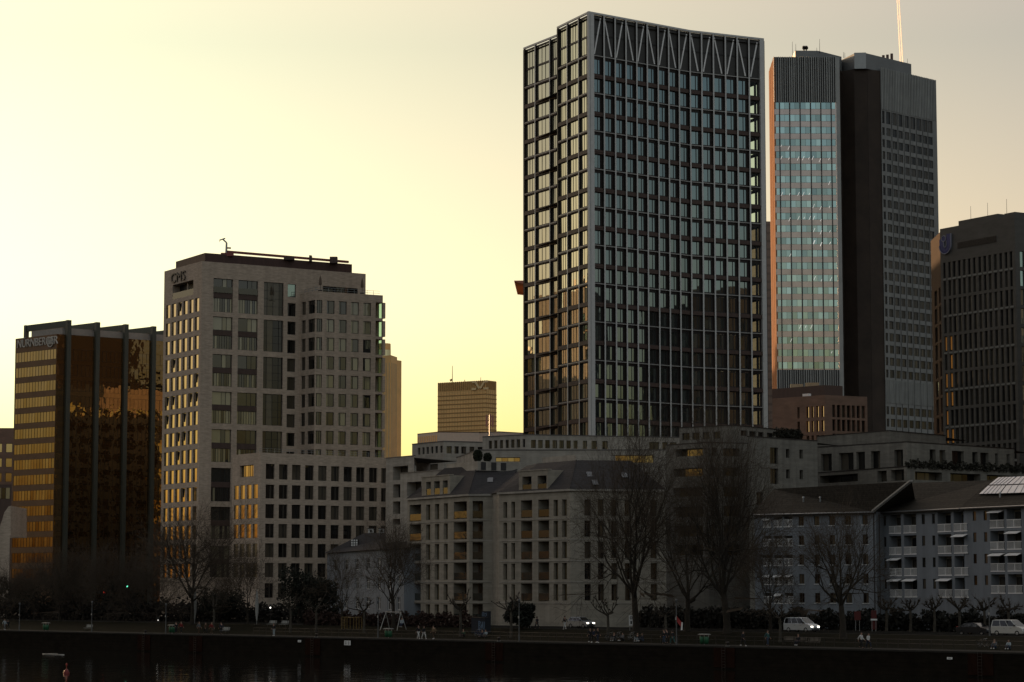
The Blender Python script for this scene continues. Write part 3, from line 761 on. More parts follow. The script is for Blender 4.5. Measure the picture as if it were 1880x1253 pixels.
    for f_, a_, b_ in ((G1, 0.3, G1.len - .3), (G2, .3, G2.len - .3)):
        for zz_ in (.45, .9): rl2.bar(f_.pt(a_, HB + zz_, -.8), f_.pt(b_, HB + zz_, -.8), .05, .05, (0, 0, 1))
        k = a_
        while k < b_: rl2.bar(f_.pt(k, HB - .5, -.8), f_.pt(k, HB + .9, -.8), .05, .05, f_.u); k += 1.4
    rl2.build("roof_railing", m_steel, t)
    # terrace glazing at the back of the stepped wing's roof
    tg = MB(); ua, ub = FR.hit(593, 530)[0], FR.hit(656, 530)[0]
    fbox(tg, FR, ua, ub, HB - .4, HB + 1.9, .02, .12); to = tg.build("terrace_glazing", g_dark, t)
    # --- podium
    P = at(427, 836, 450); HP = P.z
    e1 = atz(478, 831.2, HP); e2 = atz(710, 840.8, HP)
    K1, K2 = Fac(P, e1), Fac(e1, e2)
    p = MB()
    cols = K2.us([(488, 504.2), (512.3, 528.3), (536.2, 552.2), (560.2, 576), (584.3, 599.9), (607.8, 623), (631, 646.6), (654, 669.6), (677.7, 692.8), (700, 709.5)], 870)
    rws = K2.zs(496, [(852, 880), (890, 915.7), (926, 952), (962, 987.7), (997.8, 1023.6), (1034, 1060), (1071, 1098)])
    o = grid(cols, rws); W.add(K2, [x + (.35,) for x in o], bars=(.55, .68), bw=.06, pm=g_dark)
    wall(p, K2, 0, K2.len, 0, HP, o, reveal=.35)
    cols = K1.us([(430, 438), (441.2, 449.5), (453, 461.5), (464.8, 473.3)], 905)
    rws1 = K1.zs(469, [(889.5, 915.5), (926, 952), (962, 988), (998, 1023), (1034, 1060)])
    o = grid(cols, rws1); W.add(K1, [x + (.15,) for x in o], bars=(.28,), bw=.05, pm=g_gold)
    tu = K1.us([(440.5, 465.2)], 865)[0]; tz = K1.zs(453, [(854.5, 876)])[0]
    W.add(K1, [(tu[0], tu[1], tz[0], tz[1], .5)], bars=(.25, .5, .62, .75), bw=.09, pm=g_gold)
    wall(p, K1, 0, K1.len, 0, HP, o + [(tu[0], tu[1], tz[0], tz[1], .5)], reveal=.15)
    e3 = e2 + (P - e1)
    p.poly([(q.x, q.y, HP - .5) for q in (P, e1, e2, e3)], 1)
    f = Fac(P, e3); wall(p, f, 0, f.len, 0, HP)
    f = Fac(e2, e3); wall(p, f, 0, f.len, 0, HP)
    p.build("podium_wall", [m_stone_grey, m_roof_flat], t)
    pr = MB()
    for zz_ in (.4, .8): pr.bar(K2.pt(.3, HP + zz_, -.7), K2.pt(K2.len - .3, HP + zz_, -.7), .04, .04, (0, 0, 1))
    k = .3
    while k < K2.len: pr.bar(K2.pt(k, HP - .5, -.7), K2.pt(k, HP + .8, -.7), .04, .04, K2.u); k += 1.6
    pr.build("terrace_railing", m_steel, t)
    W.flush(100)
    # folded parasols on the stepped wing's terrace
    for k, (px, py) in enumerate(((588, 533), (664.8, 538))):
        pp = atz(px, py + 1, HB - .45); pz = at(px, py - 27, pp.y).z
        m = thing("parasol", ("folded brown parasol on the office terrace, left of the dark terrace glazing", "folded brown parasol on the office terrace, by the right edge of the roof")[k], "parasol", (pp.x, pp.y, HB - .5), group="folded parasols on the terrace")
        a = MB(); a.tube((0, 0, 0), (0, 0, pz - HB + .5), .05); local("pole", a, m_dark_metal, m)
        a = MB(); a.lathe([(.28, 1.2), (.3, 1.5), (.22, 2.4), (.08, pz - HB + .3), (0.01, pz - HB + .45)], 10); local("canopy", a, mat("parasol_cloth", (.12, .085, .06), .9), m, True)
        a = MB(); a.box(-.4, -.4, 0, .4, .4, .12); local("base", a, m_dark_metal, m)
    # facade maintenance crane on the roof
    bp = atz(409, 467, HC) + back*1.2
    def cp(px, py, o=0): q = at(px, py, bp.y + o); return q
    c = thing("roof_crane", "thin red facade crane with a hooked mast and long boom on the grey office roof", "crane", (bp.x, bp.y, HC - .4))
    mred = mat("crane_red", (.22, .06, .05), .5)
    k = MB(); b0 = cp(415.3, 466); k.tube(b0, cp(416, 446), .22, .18, n=8); k.tube(cp(416, 446), cp(409.5, 440), .16, n=6); k.tube(cp(403, 441.5), cp(413.5, 437.8), .12, n=6); k.tube(cp(403.2, 441.5), cp(403, 445), .05)
    k.build("mast", m_steel, c)
    k = MB(); b1 = cp(417, 462.5); b2 = b1 + FR.u*27.0; b2.z = b1.z - .1
    k.bar(b1, b2, .45, .42, (0, 0, 1)); k.bar(cp(415.5, 455.5), cp(424, 456), .3, .2, (0, 0, 1)); k.build("boom", mred, c)
    k = MB(); k.box(b0.x - 1, b0.y - .5, HC - .3, b0.x + 1.4, b0.y + .8, HC + .35); k.build("carriage", mred, c)
    return A, Rr, H
cms = law_office()
# ------------------------------------------------------------------ bronze glass office with roof frames and NÜRNBERGER lettering
def bronze_office():
    A = at(104.5, 613.5, 540); H = A.z
    L = atz(28.5, 622.4, H); Rr = atz(271, 625, H)
    t = thing("glass_office", "bronze mirrored glass office with NÜRNBERGER lettering and open roof frames", "office block", (A.x, A.y, 0))
    W = Windows(t, m_dark_metal, g_amber)
    FL = Fac(L, A); dR = (Rr - A); dR.z = 0; FR = Fac(A, A + dR.normalized()*34)
    w = MB()
    z1, z0 = FL.hit(103, 640.6)[1], FL.hit(103, 659)[1]
    dz = (z1 - FL.hit(99, 956.6)[1]) / 11
    rows = [(z0 - dz*k, z1 - dz*k) for k in range(15) if z0 - dz*k > 2]
    W.add(FL, [(.25, FL.len - .1, c, d, .06) for c, d in rows], bars=[k/14 for k in range(1, 14)], bw=.05)
    wall(w, FL, 0, FL.len, 0, H, [(.25, FL.len - .1, c, d, .06) for c, d in rows])
    fu = [FR.hit(x, 700)[0] for x in (123, 176, 228.5, 279.5)]
    us = [0.1] + fu + [FR.len]
    rops = []
    for a, b in zip(us, us[1:]):
        ops = [(a + (.5 if a > 1 else 0), b - .5, c - .1, d + .1, .05) for c, d in rows]; rops += ops
        W.add(FR, ops, bars=[k/6 for k in range(1, 6)], bw=.04, pm=g_bronze)
    wall(w, FR, 0, FR.len, 0, H, rops, 1)
    q = [A, FR.b, FR.b - FR.n*FL.len, L]
    for a, b in ((1, 2), (2, 3)): f = Fac(q[a], q[b]); wall(w, f, 0, f.len, 0, H)
    w.poly([(p.x, p.y, H - .5) for p in q], 2)
    w.build("wall", [mat("bronze_spandrel", (.15, .085, .045), .45, metal=.35, var=.15, scale=.5), g_bronze, m_roof_flat], t)
    pb = MB(); s1 = atz(52, 611, H); 
    ctr = [FL.pt(3.2, 0, -2), FL.pt(FL.len - .8, 0, -2), FL.pt(FL.len - .8, 0, -2) + FR.u*30, FL.pt(3.2, 0, -2) + FR.u*30]
    pb.prism([(p.x, p.y) for p in ctr], H - .5, H + 1.6, 0); pb.build("roof_plant", mat("roof_plant_grey", (.3, .27, .24), .7), t)
    fin, top = MB(), MB()
    mf = mat("green_grey_fin", (.065, .071, .058), .55, metal=.2, var=.12, stretch=(1, 1, .1))
    zt = at(123, 588.5, FR.pt(fu[0], 0).y).z
    bw = FL.u * -1
    for u in fu + [fu[-1] + (fu[-1] - fu[-2])]:
        f = MB(); fbox(f, FR, u - .48, u + .48, 0, zt, -.3, .75); f.build("fin", mf, t)
        p0 = FR.pt(u, zt - .75, .2); p1 = p0 + bw*(FL.len + .2)
        b = MB(); b.bar(p0, p1, .7, 1.4, FR.u)
        b.bar(p1 + Vector((0, 0, .75)), Vector((p1.x, p1.y, H - 6)), .9, .9, FR.u)
        b.build("roof_frame", mf, t)
    u0 = FL.hit(32, 640)[0]
    text("sign_lettering", "NÜRNBERGER", 2.55, FL, FL.hit(31.8, 640)[0], FL.hit(32, 639.5)[1], .1, m_letter, t, .2, .93)
    e = MB(); ce = FL.hit(93.5, 628.5); r = 1.05
    ring = [(ce[0] + r*math.cos(k*math.pi/10), ce[1] + r*math.sin(k*math.pi/10)) for k in range(20)]
    for i in range(20):
        a, b = ring[i], ring[(i+1) % 20]
        e.bar(FL.pt(a[0], a[1], .15), FL.pt(b[0], b[1], .15), .25, .2, FL.n)
    for dx, h in ((-.45, .7), (0, 1.0), (.45, .7)):
        e.bar(FL.pt(ce[0] + dx, ce[1] - h*.55, .15), FL.pt(ce[0] + dx, ce[1] + h, .15), .22, .2, FL.n)
    e.bar(FL.pt(ce[0] - .8, ce[1] - .3, .15), FL.pt(ce[0] + .8, ce[1] - .3, .15), .22, .2, FL.n)
    e.build("sign_emblem", m_letter, t)
    W.flush(100)
bronze_office()
# ------------------------------------------------------------------ dark stone office with the blue emblem, right edge
def emblem_office():
    A = at(1862.4, 395.2, 480); H = A.z
    S = atz(1725.6, 421, H); B = atz(1905, 399.5, H)
    t = thing("office_block", "dark stone office with rows of slit windows and a round blue emblem below its roof", "office block", (A.x, A.y, 0))
    W = Windows(t, m_black_frame, g_dark)
    F1 = Fac(S, A); F2 = Fac(A, A + (B - A).normalized()*26)
    Z = S + Vector((.3, 13, 0)); F0 = Fac(Z, S)
    w, band = MB(), MB()
    cols = [(1731.2, 1736), (1740.4, 1745.8), (1748.6, 1755), (1758.3, 1763.8), (1767.3, 1773.2), (1776.6, 1782.3), (1786, 1791.8), (1796, 1801.6), (1805.3, 1811), (1814.5, 1820.5), (1824.5, 1830.3), (1834.6, 1840), (1844.5, 1849.8), (1853.7, 1859.3)]
    us = F1.us(cols, 480)
    z1 = F1.hit(1750, 480)[1]; z0 = F1.hit(1750, 508.5)[1]
    zb = F1.hit(1750, 513)[1]
    pitch = (F1.hit(1751, 512)[1] - F1.hit(1751, 580)[1]) / 2
    rows = [(z0 - pitch*k, z1 - pitch*k) for k in range(20) if z0 - pitch*k > 2]
    ops = grid(us, rows)
    W.add(F1, [o + (.35,) for o in ops], bars=(.4,), bw=.07)
    wall(w, F1, 0, F1.len, 0, H, ops, reveal=.35)
    for k in range(0, 20, 2):
        z = z0 - pitch*k - .2
        if z > 4:
            for (a, b) in us: band = MB(); fbox(band, F1, a - .05, b + .05, z - (pitch - (z1 - z0)) + .35, z + .05, -.02, .06); band.build("pale_band", m_union_band, t)
    o2 = [(1.2 + 2.6*k, 2.3 + 2.6*k, c, d) for k in range(9) for c, d in rows]
    W.add(F2, [o + (.3,) for o in o2], bars=(), bw=.08, pm=g_teal); wall(w, F2, 0, F2.len, 0, H, o2, reveal=.3)
    o0 = [(F0.len*f0, F0.len*f1, c - 1, d - 1) for f0, f1 in ((.30, .58), (.78, .96)) for c, d in rows[1:]]
    for i, o in enumerate(o0): pass
    wf = MB(); wall(wf, F0, 0, F0.len, 0, F0.hit(1718, 434)[1], o0, reveal=.3); W.add(F0, [o + (.3,) for o in o0], bars=(), bw=.08)
    wf.build("flank_wall", mat("shaded_sandstone", (.095, .06, .042), .9, scale=.4, spec=.05), t)
    bk = F2.b - F2.n*20
    for p, q in ((F2.b, bk), (bk, Z)): f = Fac(p, q); wall(w, f, 0, f.len, 0, H - 1)
    w.poly([(p.x, p.y, H - .8) for p in (S, A, F2.b, bk, Z)], 1)
    w.build("wall", [m_union, m_roof_flat], t)
    lv = MB(); ua, ub = F1.hit(1758, 450)[0], F1.hit(1829, 440)[0]; za, zb_ = F1.hit(1758, 457)[1], F1.hit(1758, 445.5)[1]
    fbox(lv, F1, ua, ub, za, zb_, .0, .03); 
    for k in range(6): fbox(lv, F1, ua, ub, za + (zb_ - za)*(k + .2)/6, za + (zb_ - za)*(k + .6)/6, .03, .12, 1)
    lv.build("louvre", [m_dark_metal, m_black_frame], t)
    ru = MB(); p1, p2, p3, p4 = atz(1756.5, 411, H + .01), None, None, None
    u1, u2 = F1.hit(1757, 411)[0], F1.hit(1829, 398)[0]
    fbox(ru, F1, u1, u2, H - .3, H + 1.0, -8, -.4); fbox(ru, F1, F1.hit(1842, 398)[0], F1.len - .2, H - .3, H + .7, -6, -.3)
    ru.build("roof_plant", m_union, t)
    # emblem: blue rounded U holding a dotted i, edged in silver
    blue = mat("emblem_blue", (0.008, 0.016, 0.13), .35, var=.05); sil = mat("emblem_silver", (.2, .21, .27), .35, var=.05)
    c0, cz = F1.hit(1737, 452.5); R0 = 1.0
    e = MB(); ed = MB()
    hw = (F1.hit(1748.5, 450)[0] - F1.hit(1728, 450)[0]) / 2
    top, zb2 = F1.hit(1737, 433.5)[1], F1.hit(1737, 466)[1]
    def upath(r, zt, n=14): 
        pts = [(c0 - r, zt)]
        for k in range(n + 1):
            a = math.pi + math.pi*k/n; pts.append((c0 + r*math.cos(a), zb2 + hw + r*math.sin(a)*1.0))
        pts.append((c0 + r, zt + .0)); return pts
    def ribbon(mb, pts, wdt, o0, o1):
        for (a, b), (c, d) in zip(pts, pts[1:]):
            p, q = F1.pt(a, b, (o0 + o1)/2), F1.pt(c, d, (o0 + o1)/2); mb.bar(p, q, o1 - o0, wdt, F1.n)
    U = upath(hw - .62, top - .6); U[-1] = (U[-1][0], top + .3)
    ribbon(e, U, 1.25, .06, .3)
    O = upath(hw + .06, top - .6); O[-1] = (O[-1][0], top + .3); ribbon(ed, O[1:], .16, .06, .36)
    I = upath(hw - 1.3, top - 1.0); ribbon(ed, I, .16, .06, .36)
    dot = [(c0 - .35 + .62*math.cos(k*math.pi/8), top - .55 + .62*math.sin(k*math.pi/8)) for k in range(17)]
    ribbon(ed, dot, .16, .3, .4); e.poly([F1.pt(a, b, .34) for a, b in dot[:-1]])
    e.build("emblem", blue, t); ed.build("emblem_edge", sil, t)
    for px in (1762, 1793, 1828):
        p = F1.pt(F1.hit(px, 405)[0], H, -3); k = MB(); k.tube(p, p + Vector((0, 0, 4.2)), .05, .03, n=5); k.build("aerial", m_black_frame, t)
    # a few warm lit rooms on the left columns and one lit slit low down
    lit = glow("lit_room", (1.0, .42, .08), 0.10); lit2 = glow("lit_slit", (1.0, .8, .35), .3)
    k = 0
    for i in (0, 1):
        for j in range(4, 13):
            a, b = us[i]; c, d = rows[j]
            if (i + j*3) % 5 == 0: continue
            g = MB(); fbox(g, F1, a + .12, a + (b - a)*.55, c + .3, d - .2, -.3, -.29); g.build("lit_blind", lit, t)
    a, b = us[10]; c, d = rows[13] if len(rows) > 13 else rows[-1]
    g = MB(); fbox(g, F1, a + .15, b - .15, c + .4, d - .1, -.3, -.29); g.build("lit_blind", lit2, t)
    W.flush(100)
emblem_office()
# ------------------------------------------------------------------ brown stone block in front of the twin-winged tower
def brown_block():
    C = at(1514, 725.5, 560); H = C.z
    L = atz(1404, 733.2, H); Rr = atz(1592, 729, H)
    t = thing("stone_block", "brown stone block with tall lit slit windows standing before the dark tower shaft", "office block", (C.x, C.y, 0))
    W = Windows(t, m_black_frame, g_dark)
    FL, FR = Fac(L, C), Fac(C, Rr)
    w = MB()
    lit = glow("lit_curtain", (1.0, .66, .25), .55)
    cols = FL.us([(1463.6, 1468), (1480, 1485.2), (1489.2, 1493.6), (1498, 1503), (1507.4, 1512.6)], 757)
    rows = FL.zs(1490, [(746.5, 767.3), (773, 793.5), (800, 820), (826, 846)])
    ops = grid(cols, rows); W.add(FL, [o + (.5,) for o in ops], bars=(), bw=.06)
    wall(w, FL, 0, FL.len, 0, H, ops, reveal=.5)
    for a, b in cols[1:]:
        for c, d in rows[:2]:
            g = MB(); fbox(g, FL, a + (b - a)*.45, b - .05, c + .1, d - .1, -.46, -.42); g.build("lit_blind", lit, t)
    cols = FR.us([(1528, 1533.5), (1536.5, 1543), (1545.5, 1552), (1554.7, 1561.3), (1564, 1570), (1573, 1578.7), (1582, 1588)], 757)
    rows = FR.zs(1550, [(744.3, 767), (771, 792), (797, 818), (823, 843)])
    ops = grid(cols, rows); W.add(FR, [o + (.6,) for o in ops], bars=(.5,), bw=.06)
    wall(w, FR, 0, FR.len, 0, H, ops, reveal=.6)
    bk = -FR.n*20
    for p, q in ((Rr, Rr + bk), (L, L + bk)): f = Fac(p, q); wall(w, f, 0, f.len, 0, H)
    w.poly([(p.x, p.y, H - .4) for p in (L, C, Rr, Rr + bk, L + bk)], 1)
    w.build("wall", [m_sandstone, m_roof_flat], t)
    s = MB(); HS = at(1512.6, 707.5, 566).z
    q = [atz(1413.6, 715, HS), atz(1512.6, 707.3, HS), atz(1547, 709.2, HS)]
    s.prism([(p.x, p.y) for p in q + [q[2] + bk*.5, q[0] + bk*.5]], H - .4, HS, 0); s.build("set_back_storey", m_brown_metal, t)
    # parapet equipment on the set back roof: boxes catching the low sun and a white tank
    for px, py, pw, ph in ((1464, 709.5, 23, 6), (1493, 706.5, 24, 5.5)):
        a = atz(px - pw/2, py + 3, HS); b = atz(px + pw/2, py + 3, HS)
        k = MB(); zt = at(px, py - ph/2, a.y).z; f = Fac((a.x, a.y + 1), (b.x, b.y + 1)); fbox(k, f, 0, f.len, HS - .1, zt + .2, -1.2, 0); k.build("roof_duct", mat("tan_duct", (.42, .32, .2), .6), t)
    u = FL.hit(1476, 728)[0]; k = MB(); fbox(k, FL, u - .9, u + .9, H - .1, H + .65, -1.5, -.6); k.build("roof_vent", m_white_metal, t)
    W.flush(100)
    # beige slab just visible between the two towers
    p = at(1409, 407, 520); k = MB(); HH = p.z
    c = [atz(1396, 406.5, HH), atz(1414.3, 407, HH)]
    b = thing("office_slab", "narrow beige slab showing between the gridded tower and the sunlit orange flank", "office block", (p.x, p.y, 0))
    k.prism([(c[0].x, c[0].y), (c[1].x, c[1].y), (c[1].x + .4, c[1].y + 14), (c[0].x - 4, c[0].y + 14)], 0, HH, 0, 1)
    k.build("wall", [mat("beige_bands", (.30, .215, .17), .8, scale=.4, joints=(1.75, .3, .25)), m_roof_flat], b)
brown_block()
# ------------------------------------------------------------------ far towers, the golden evening haze put into their tan colour
m_far1 = mat("hazy_tan_panel", (.80, .50, .20), .7, scale=.2, var=.1)
m_far_dark = mat("tan_tower_groove", (.38, .22, .08), .7)
def banded_tower():
    C = at(892, 699, 950); H = C.z
    L = atz(803.7, 703.8, H); Rr = atz(911.5, 701.2, H)
    t = thing("banded_tower", "square tan tower with thin dark storey bands in the gap between the office blocks", "tower", (C.x, C.y, 0))
    w, bd, lv = MB(), MB(), MB()
    FL, FR = Fac(L, C), Fac(C, Rr)
    w.prism([(p.x, p.y) for p in (L, C, Rr, Rr + (L - C))], 0, H, 0)
    w.build("wall", m_far1, t)
    z0 = FL.hit(890, 716)[1]; dz = z0 - FL.hit(890, 724.1)[1]
    for f in (FL, FR):
        for k in range(26):
            z = z0 - dz*(k + 1)
            if z > 2: fbox(bd, f, 0, f.len, z - .15, z + .25, 0, .12)
            n = int(f.len/1.5)
        for i in range(int(f.len/1.3)): fbox(bd, f, .3 + i*1.3, .36 + i*1.3, 10, z0, 0, .06)
        for i in range(int(f.len/.9)): fbox(lv, f, .2 + i*.9, .62 + i*.9, z0 + .3, H + .1, 0, .25)
    bd.build("storey_band", m_far_dark, t); lv.build("roof_louvre", m_far_dark, t)
    # pale emblem near the corner: two mirrored chevron shapes
    e = MB(); u0, zc = FL.hit(882, 707.5); s = 2.6
    for sg in (-1, 1):
        e.bar(FL.pt(u0 + sg*.2, zc - s*.5, .4), FL.pt(u0 + sg*2.1, zc + s*.5, .4), .2, .8, FL.n)
        e.bar(FL.pt(u0 + sg*2.1, zc + s*.5, .4), FL.pt(u0 + sg*3.6, zc + s*.5, .4), .2, .8, FL.n)
        e.bar(FL.pt(u0 + sg*1.7, zc - s*.55, .4), FL.pt(u0 + sg*3.9, zc - s*.55, .4), .2, .8, FL.n)
    e.build("emblem", mat("pale_emblem", (.8, .6, .32), .5), t)
    for px, y1, r in ((830.3, 672, .16), (882.5, 693, .14), (853, 697.5, .2)):
        p = atz(px, 701.5, H); k = MB(); z = at(px, y1, p.y + 2).z; k.tube((p.x, p.y + 2, H - .5), (p.x, p.y + 2, z), r, r*.6, n=5)
        if px < 831: k.tube((p.x - .9, p.y + 2, H + .6), (p.x, p.y + 2, H + 1.2), .5, .3)
        k.build("aerial", m_far_dark, t)
banded_tower()
def round_top_tower():
    C = at(729, 655, 1000); H = C.z
    t = thing("round_top_tower", "slender tan tower with a round glazed top beside the grey office block", "tower", (C.x, C.y, 0))
    w = MB(); A = at(690, 651, 996); 
    a = [at(690, 700, 1000), at(717.5, 700, 994), at(729, 700, 1003), at(690, 700, 1030)]
    w.prism([(p.x, p.y) for p in a], 0, H, 0)
    b = [at(728.6, 700, 1003), at(737, 700, 1006), at(737, 700, 1026), at(726, 700, 1026)]
    w.prism([(p.x, p.y) for p in b], 0, at(733, 662, 1004).z, 0)
    w.build("wall", m_far1, t)
    st = MB()
    for f, n in ((Fac(a[0], a[1]), 5), (Fac(a[1], a[2]), 5)):
        for i in range(n): u = f.len*(i + .5)/n; fbox(st, f, u - .12, u + .12, 5, H - 3, 0, .15)
    st.build("window_stripe", mat("pale_stripe", (.5, .42, .28), .6), t)
    c = at(705, 650, 1008); r = 12.4/4500*1008
    k = MB(); zt = at(705, 628, 1000).z; k.lathe([(r, H - 2), (r, zt - 1.2), (r*.98, zt), (0, zt)], 24, (c.x, c.y, 0)); k.build("drum", m_far1, t)
    g = MB(); z0, z1 = at(705, 652, 1000).z, at(705, 640, 1000).z; g.lathe([(r + .1, z0), (r + .1, z1)], 24, (c.x, c.y, 0)); d = g.build("drum_glazing", g_cream, t)
round_top_tower()
def simple_block(name, label, corners, depth, thick, m, wins=None, cat="building", pane=None, frame=None, z_base=0):
    """corners: roofline pixels, the first one at the given distance; wins: per face (cols, ref py, rows, ref px)"""
    P0 = at(*corners[0], depth); H = P0.z
    pts = [P0] + [atz(x, y, H) for x, y in corners[1:]]
    t = thing(name, label, cat, (P0.x, P0.y, 0)); W = Windows(t, frame or m_black_frame, pane or g_dark)
    w = MB()
    for i, (p, q) in enumerate(zip(pts, pts[1:])):
        f = Fac(p, q); ops = []
        for spec in (wins or {}).get(i, []):
            cols, py, rows, px = spec[:4]; rv = spec[4] if len(spec) > 4 else .3
            bars = spec[5] if len(spec) > 5 else (.5,)
            o = [x + (rv,) for x in grid(f.us(cols, py), f.zs(px, rows))]
            ops += o; W.add(f, o, bars=bars, bw=.07)
        wall(w, f, 0, f.len, z_base, H, ops)
    fl = Fac(pts[-2], pts[-1]); ff = Fac(pts[0], pts[1])
    bk = Vector((.5*thick, .86*thick, 0))
    w.poly([(p.x, p.y, H - .35) for p in pts + [pts[-1] + bk, pts[0] + bk]], 1)
    for a, bk in ((pts[-1], Vector((0, thick, 0))), (pts[0], bk)): f = Fac(a, a + bk); wall(w, f, 0, f.len, z_base, H)
    w.build("wall", [m, m_roof_flat], t)
    cp = MB()
    for p, q in zip(pts, pts[1:]): f = Fac(p, q); fbox(cp, f, 0, f.len, H - .12, H + .04, -.35, .06)
    cp.build("coping", m_dark_metal if m is not m_stone_pale else mat("coping_metal", (.10, .09, .085), .5), t)
    W.flush(100)
    return t, pts, H
m_pale_far = mat("pale_far_render", (.55, .46, .38), .8, var=.06)
t, p, h = simple_block("low_block", "pale low block with ribbed walls below the banded tan tower", [(804, 793.2), (766.3, 797)][::-1] + [(905, 794)], 640, 20, m_pale_far)
lb = MB(); f = Fac(p[0], p[1])
for i in range(int(f.len/.9)): fbox(lb, f, .3 + .9*i, .6 + .9*i, h - 4, h - .8, 0, .12)
lb.build("rib", m_far1, t)
simple_block("low_block", "pale grey low block reaching behind the gridded tower's left foot", [(880, 794.5), (915, 792.5), (975, 796)], 600, 20, m_pale_far)
# cell mast on the low roofs
p = at(899, 796, 590); k = thing("cell_mast", "red and white cell mast with panel aerials on the low roofs", "mast", (p.x, p.y, p.z - 3))
a = MB(); zt = at(899, 762, 590).z - (p.z - 3); a.tube((0, 0, 0), (0, 0, zt), .16, .12); a.tube((0, 0, zt*.45), (1.7, 0, zt*.2), .06); local("pole", a, m_steel, k)
for dx, z0, z1 in ((-.75, .62, 1.0), (.15, .66, 1.02), (.75, .6, .98)):
    a = MB(); a.box(dx - .2, -.2, zt*z0, dx + .2, .2, zt*z1); local("panel_aerial", a, mat("aerial_panel", (.45, .2, .16) if dx else (.6, .55, .5), .6), k)
# roof overhang of a far building showing at the gridded tower's left edge
q = [at(944, 515, 700), at(975, 508, 706), at(975, 508, 730), at(950, 513, 730)]
t = thing("canopy_tower", "far building showing only the red tip of its roof beside the gridded tower", "building", (q[1].x, q[1].y, 0))
a = MB(); z = at(944, 515.5, 700).z; a.poly([(944 and q[0].x, q[0].y, z), (q[1].x, q[1].y, z + .8), (q[2].x, q[2].y, z + .8), (q[3].x, q[3].y, z + .4)])
a.hexa([(q[0].x, q[0].y, z - .25), (q[1].x + .5, q[1].y, z - .9), (q[2].x, q[2].y, z - .9), (q[3].x, q[3].y, z - .4), (q[0].x, q[0].y, z), (q[1].x + .5, q[1].y, z + .8), (q[2].x, q[2].y, z + .8), (q[3].x, q[3].y, z + .4)])
a.build("roof_overhang", mat("red_soffit", (.42, .17, .12), .6), t)
a = MB(); b0 = at(972, 520, 708); a.box(b0.x, 708, 0, b0.x + 8, 726, z - 1); a.build("wall", m_far1, t)
# far left: low golden block and the grey gabled house
simple_block("low_block", "low golden block at the left edge behind the bronze office", [(-20, 813), (8, 812), (9, 806), (30, 804)], 660, 18, m_far1,
             {0: [([(-12, -4), (0, 6)], 850, [(818, 832), (842, 856), (866, 880)], 0)], 2: [([(11, 17), (20, 26)], 830, [(812, 824), (832, 846), (854, 868)], 18)]}, pane=g_cream)
g = at(8, 890, 480)
t = thing("grey_house", "grey house with a rounded gable cut off by the left edge", "house", (g.x, g.y, 0))
a = MB(); f = Fac(at(-240, 900, 478), at(20, 900, 482));  # drawn out unseen past the left edge to shade the promenade
wall(a, f, 0, f.len, 0, f.hit(0, 985)[1]); prof = [(-240, 985), (-10, 982), (0, 966), (4, 955), (8, 941), (16, 930), (19.5, 929), (19.5, 985)]
a.poly([f.pt(*f.hit(x, y)) for x, y in prof])
a.poly([f.pt(*f.hit(x, y), -.0) + Vector((0, 16, 0)) for x, y in prof])
for (x0, y0), (x1, y1) in zip(prof[2:], prof[3:]): p0, p1 = f.pt(*f.hit(x0, y0)), f.pt(*f.hit(x1, y1)); a.quad(p0, p1, p1 + Vector((0, 16, 0)), p0 + Vector((0, 16, 0)))
a.build("gable_wall", m_stone_grey, t)
a = MB(); f2 = Fac(at(-240, 900, 500), at(21, 900, 500)); wall(a, f2, 0, f2.len, 0, f2.hit(0, 890)[1]); a.build("rear_wall", m_brown_metal, t)
a = MB(); u = f2.us([(-20, -8), (-6, 2), (3, 10), (11, 18)], 910); zz = f2.zs(5, [(896, 916)])[0]
for c, d in u: fbox(a, f2, c, d, zz[0], zz[1], .01, .05)
a.build("window_band", g_grey, t)
# blocks of the inner city hidden behind the front row; the glass facades mirror them
for nm, lb, x0, x1, y0, y1, hh in (("city_block", "hidden inner city block behind the grey brick office", -92, -50, 560, 590, 50), ("city_block", "hidden brown city block behind the bronze office", -150, -108, 600, 640, 46),
                                   ("office_block", "dark office east of the frame, mirrored low in the gridded tower", 104, 128, 404, 428, 74), ("office_block", "second dark office east of the frame, mirrored at the tower's right edge", 118, 140, 440, 470, 70)):
    b = thing(nm, lb, "office block", (x0, y0, 0)); W = Windows(b, m_black_frame, g_gold if x0 < 0 else g_dark); a = MB()
    cs = [(x0, y0), (x1, y0), (x1, y1), (x0, y1)]
    for i in range(4):
        f = Fac(cs[i], cs[(i+1) % 4]); f.n = Vector((0, -1, 0)) if i == 0 else Vector((1, 0, 0)) if i == 1 else Vector((0, 1, 0)) if i == 2 else Vector((-1, 0, 0))
        ops = [(1 + 2.5*k, 2.6 + 2.5*k, 4 + 3.6*j, 6.2 + 3.6*j, .2) for k in range(int((f.len - 2)/2.5)) for j in range(int((hh - 6)/3.6))]
        wall(a, f, 0, f.len, 0, hh, ops); W.add(f, ops, bars=(), bw=.08)
    a.poly([(x, y, hh) for x, y in cs]); a.build("wall", m_sandstone if x0 < 0 else m_core_brown, b); W.flush(0)

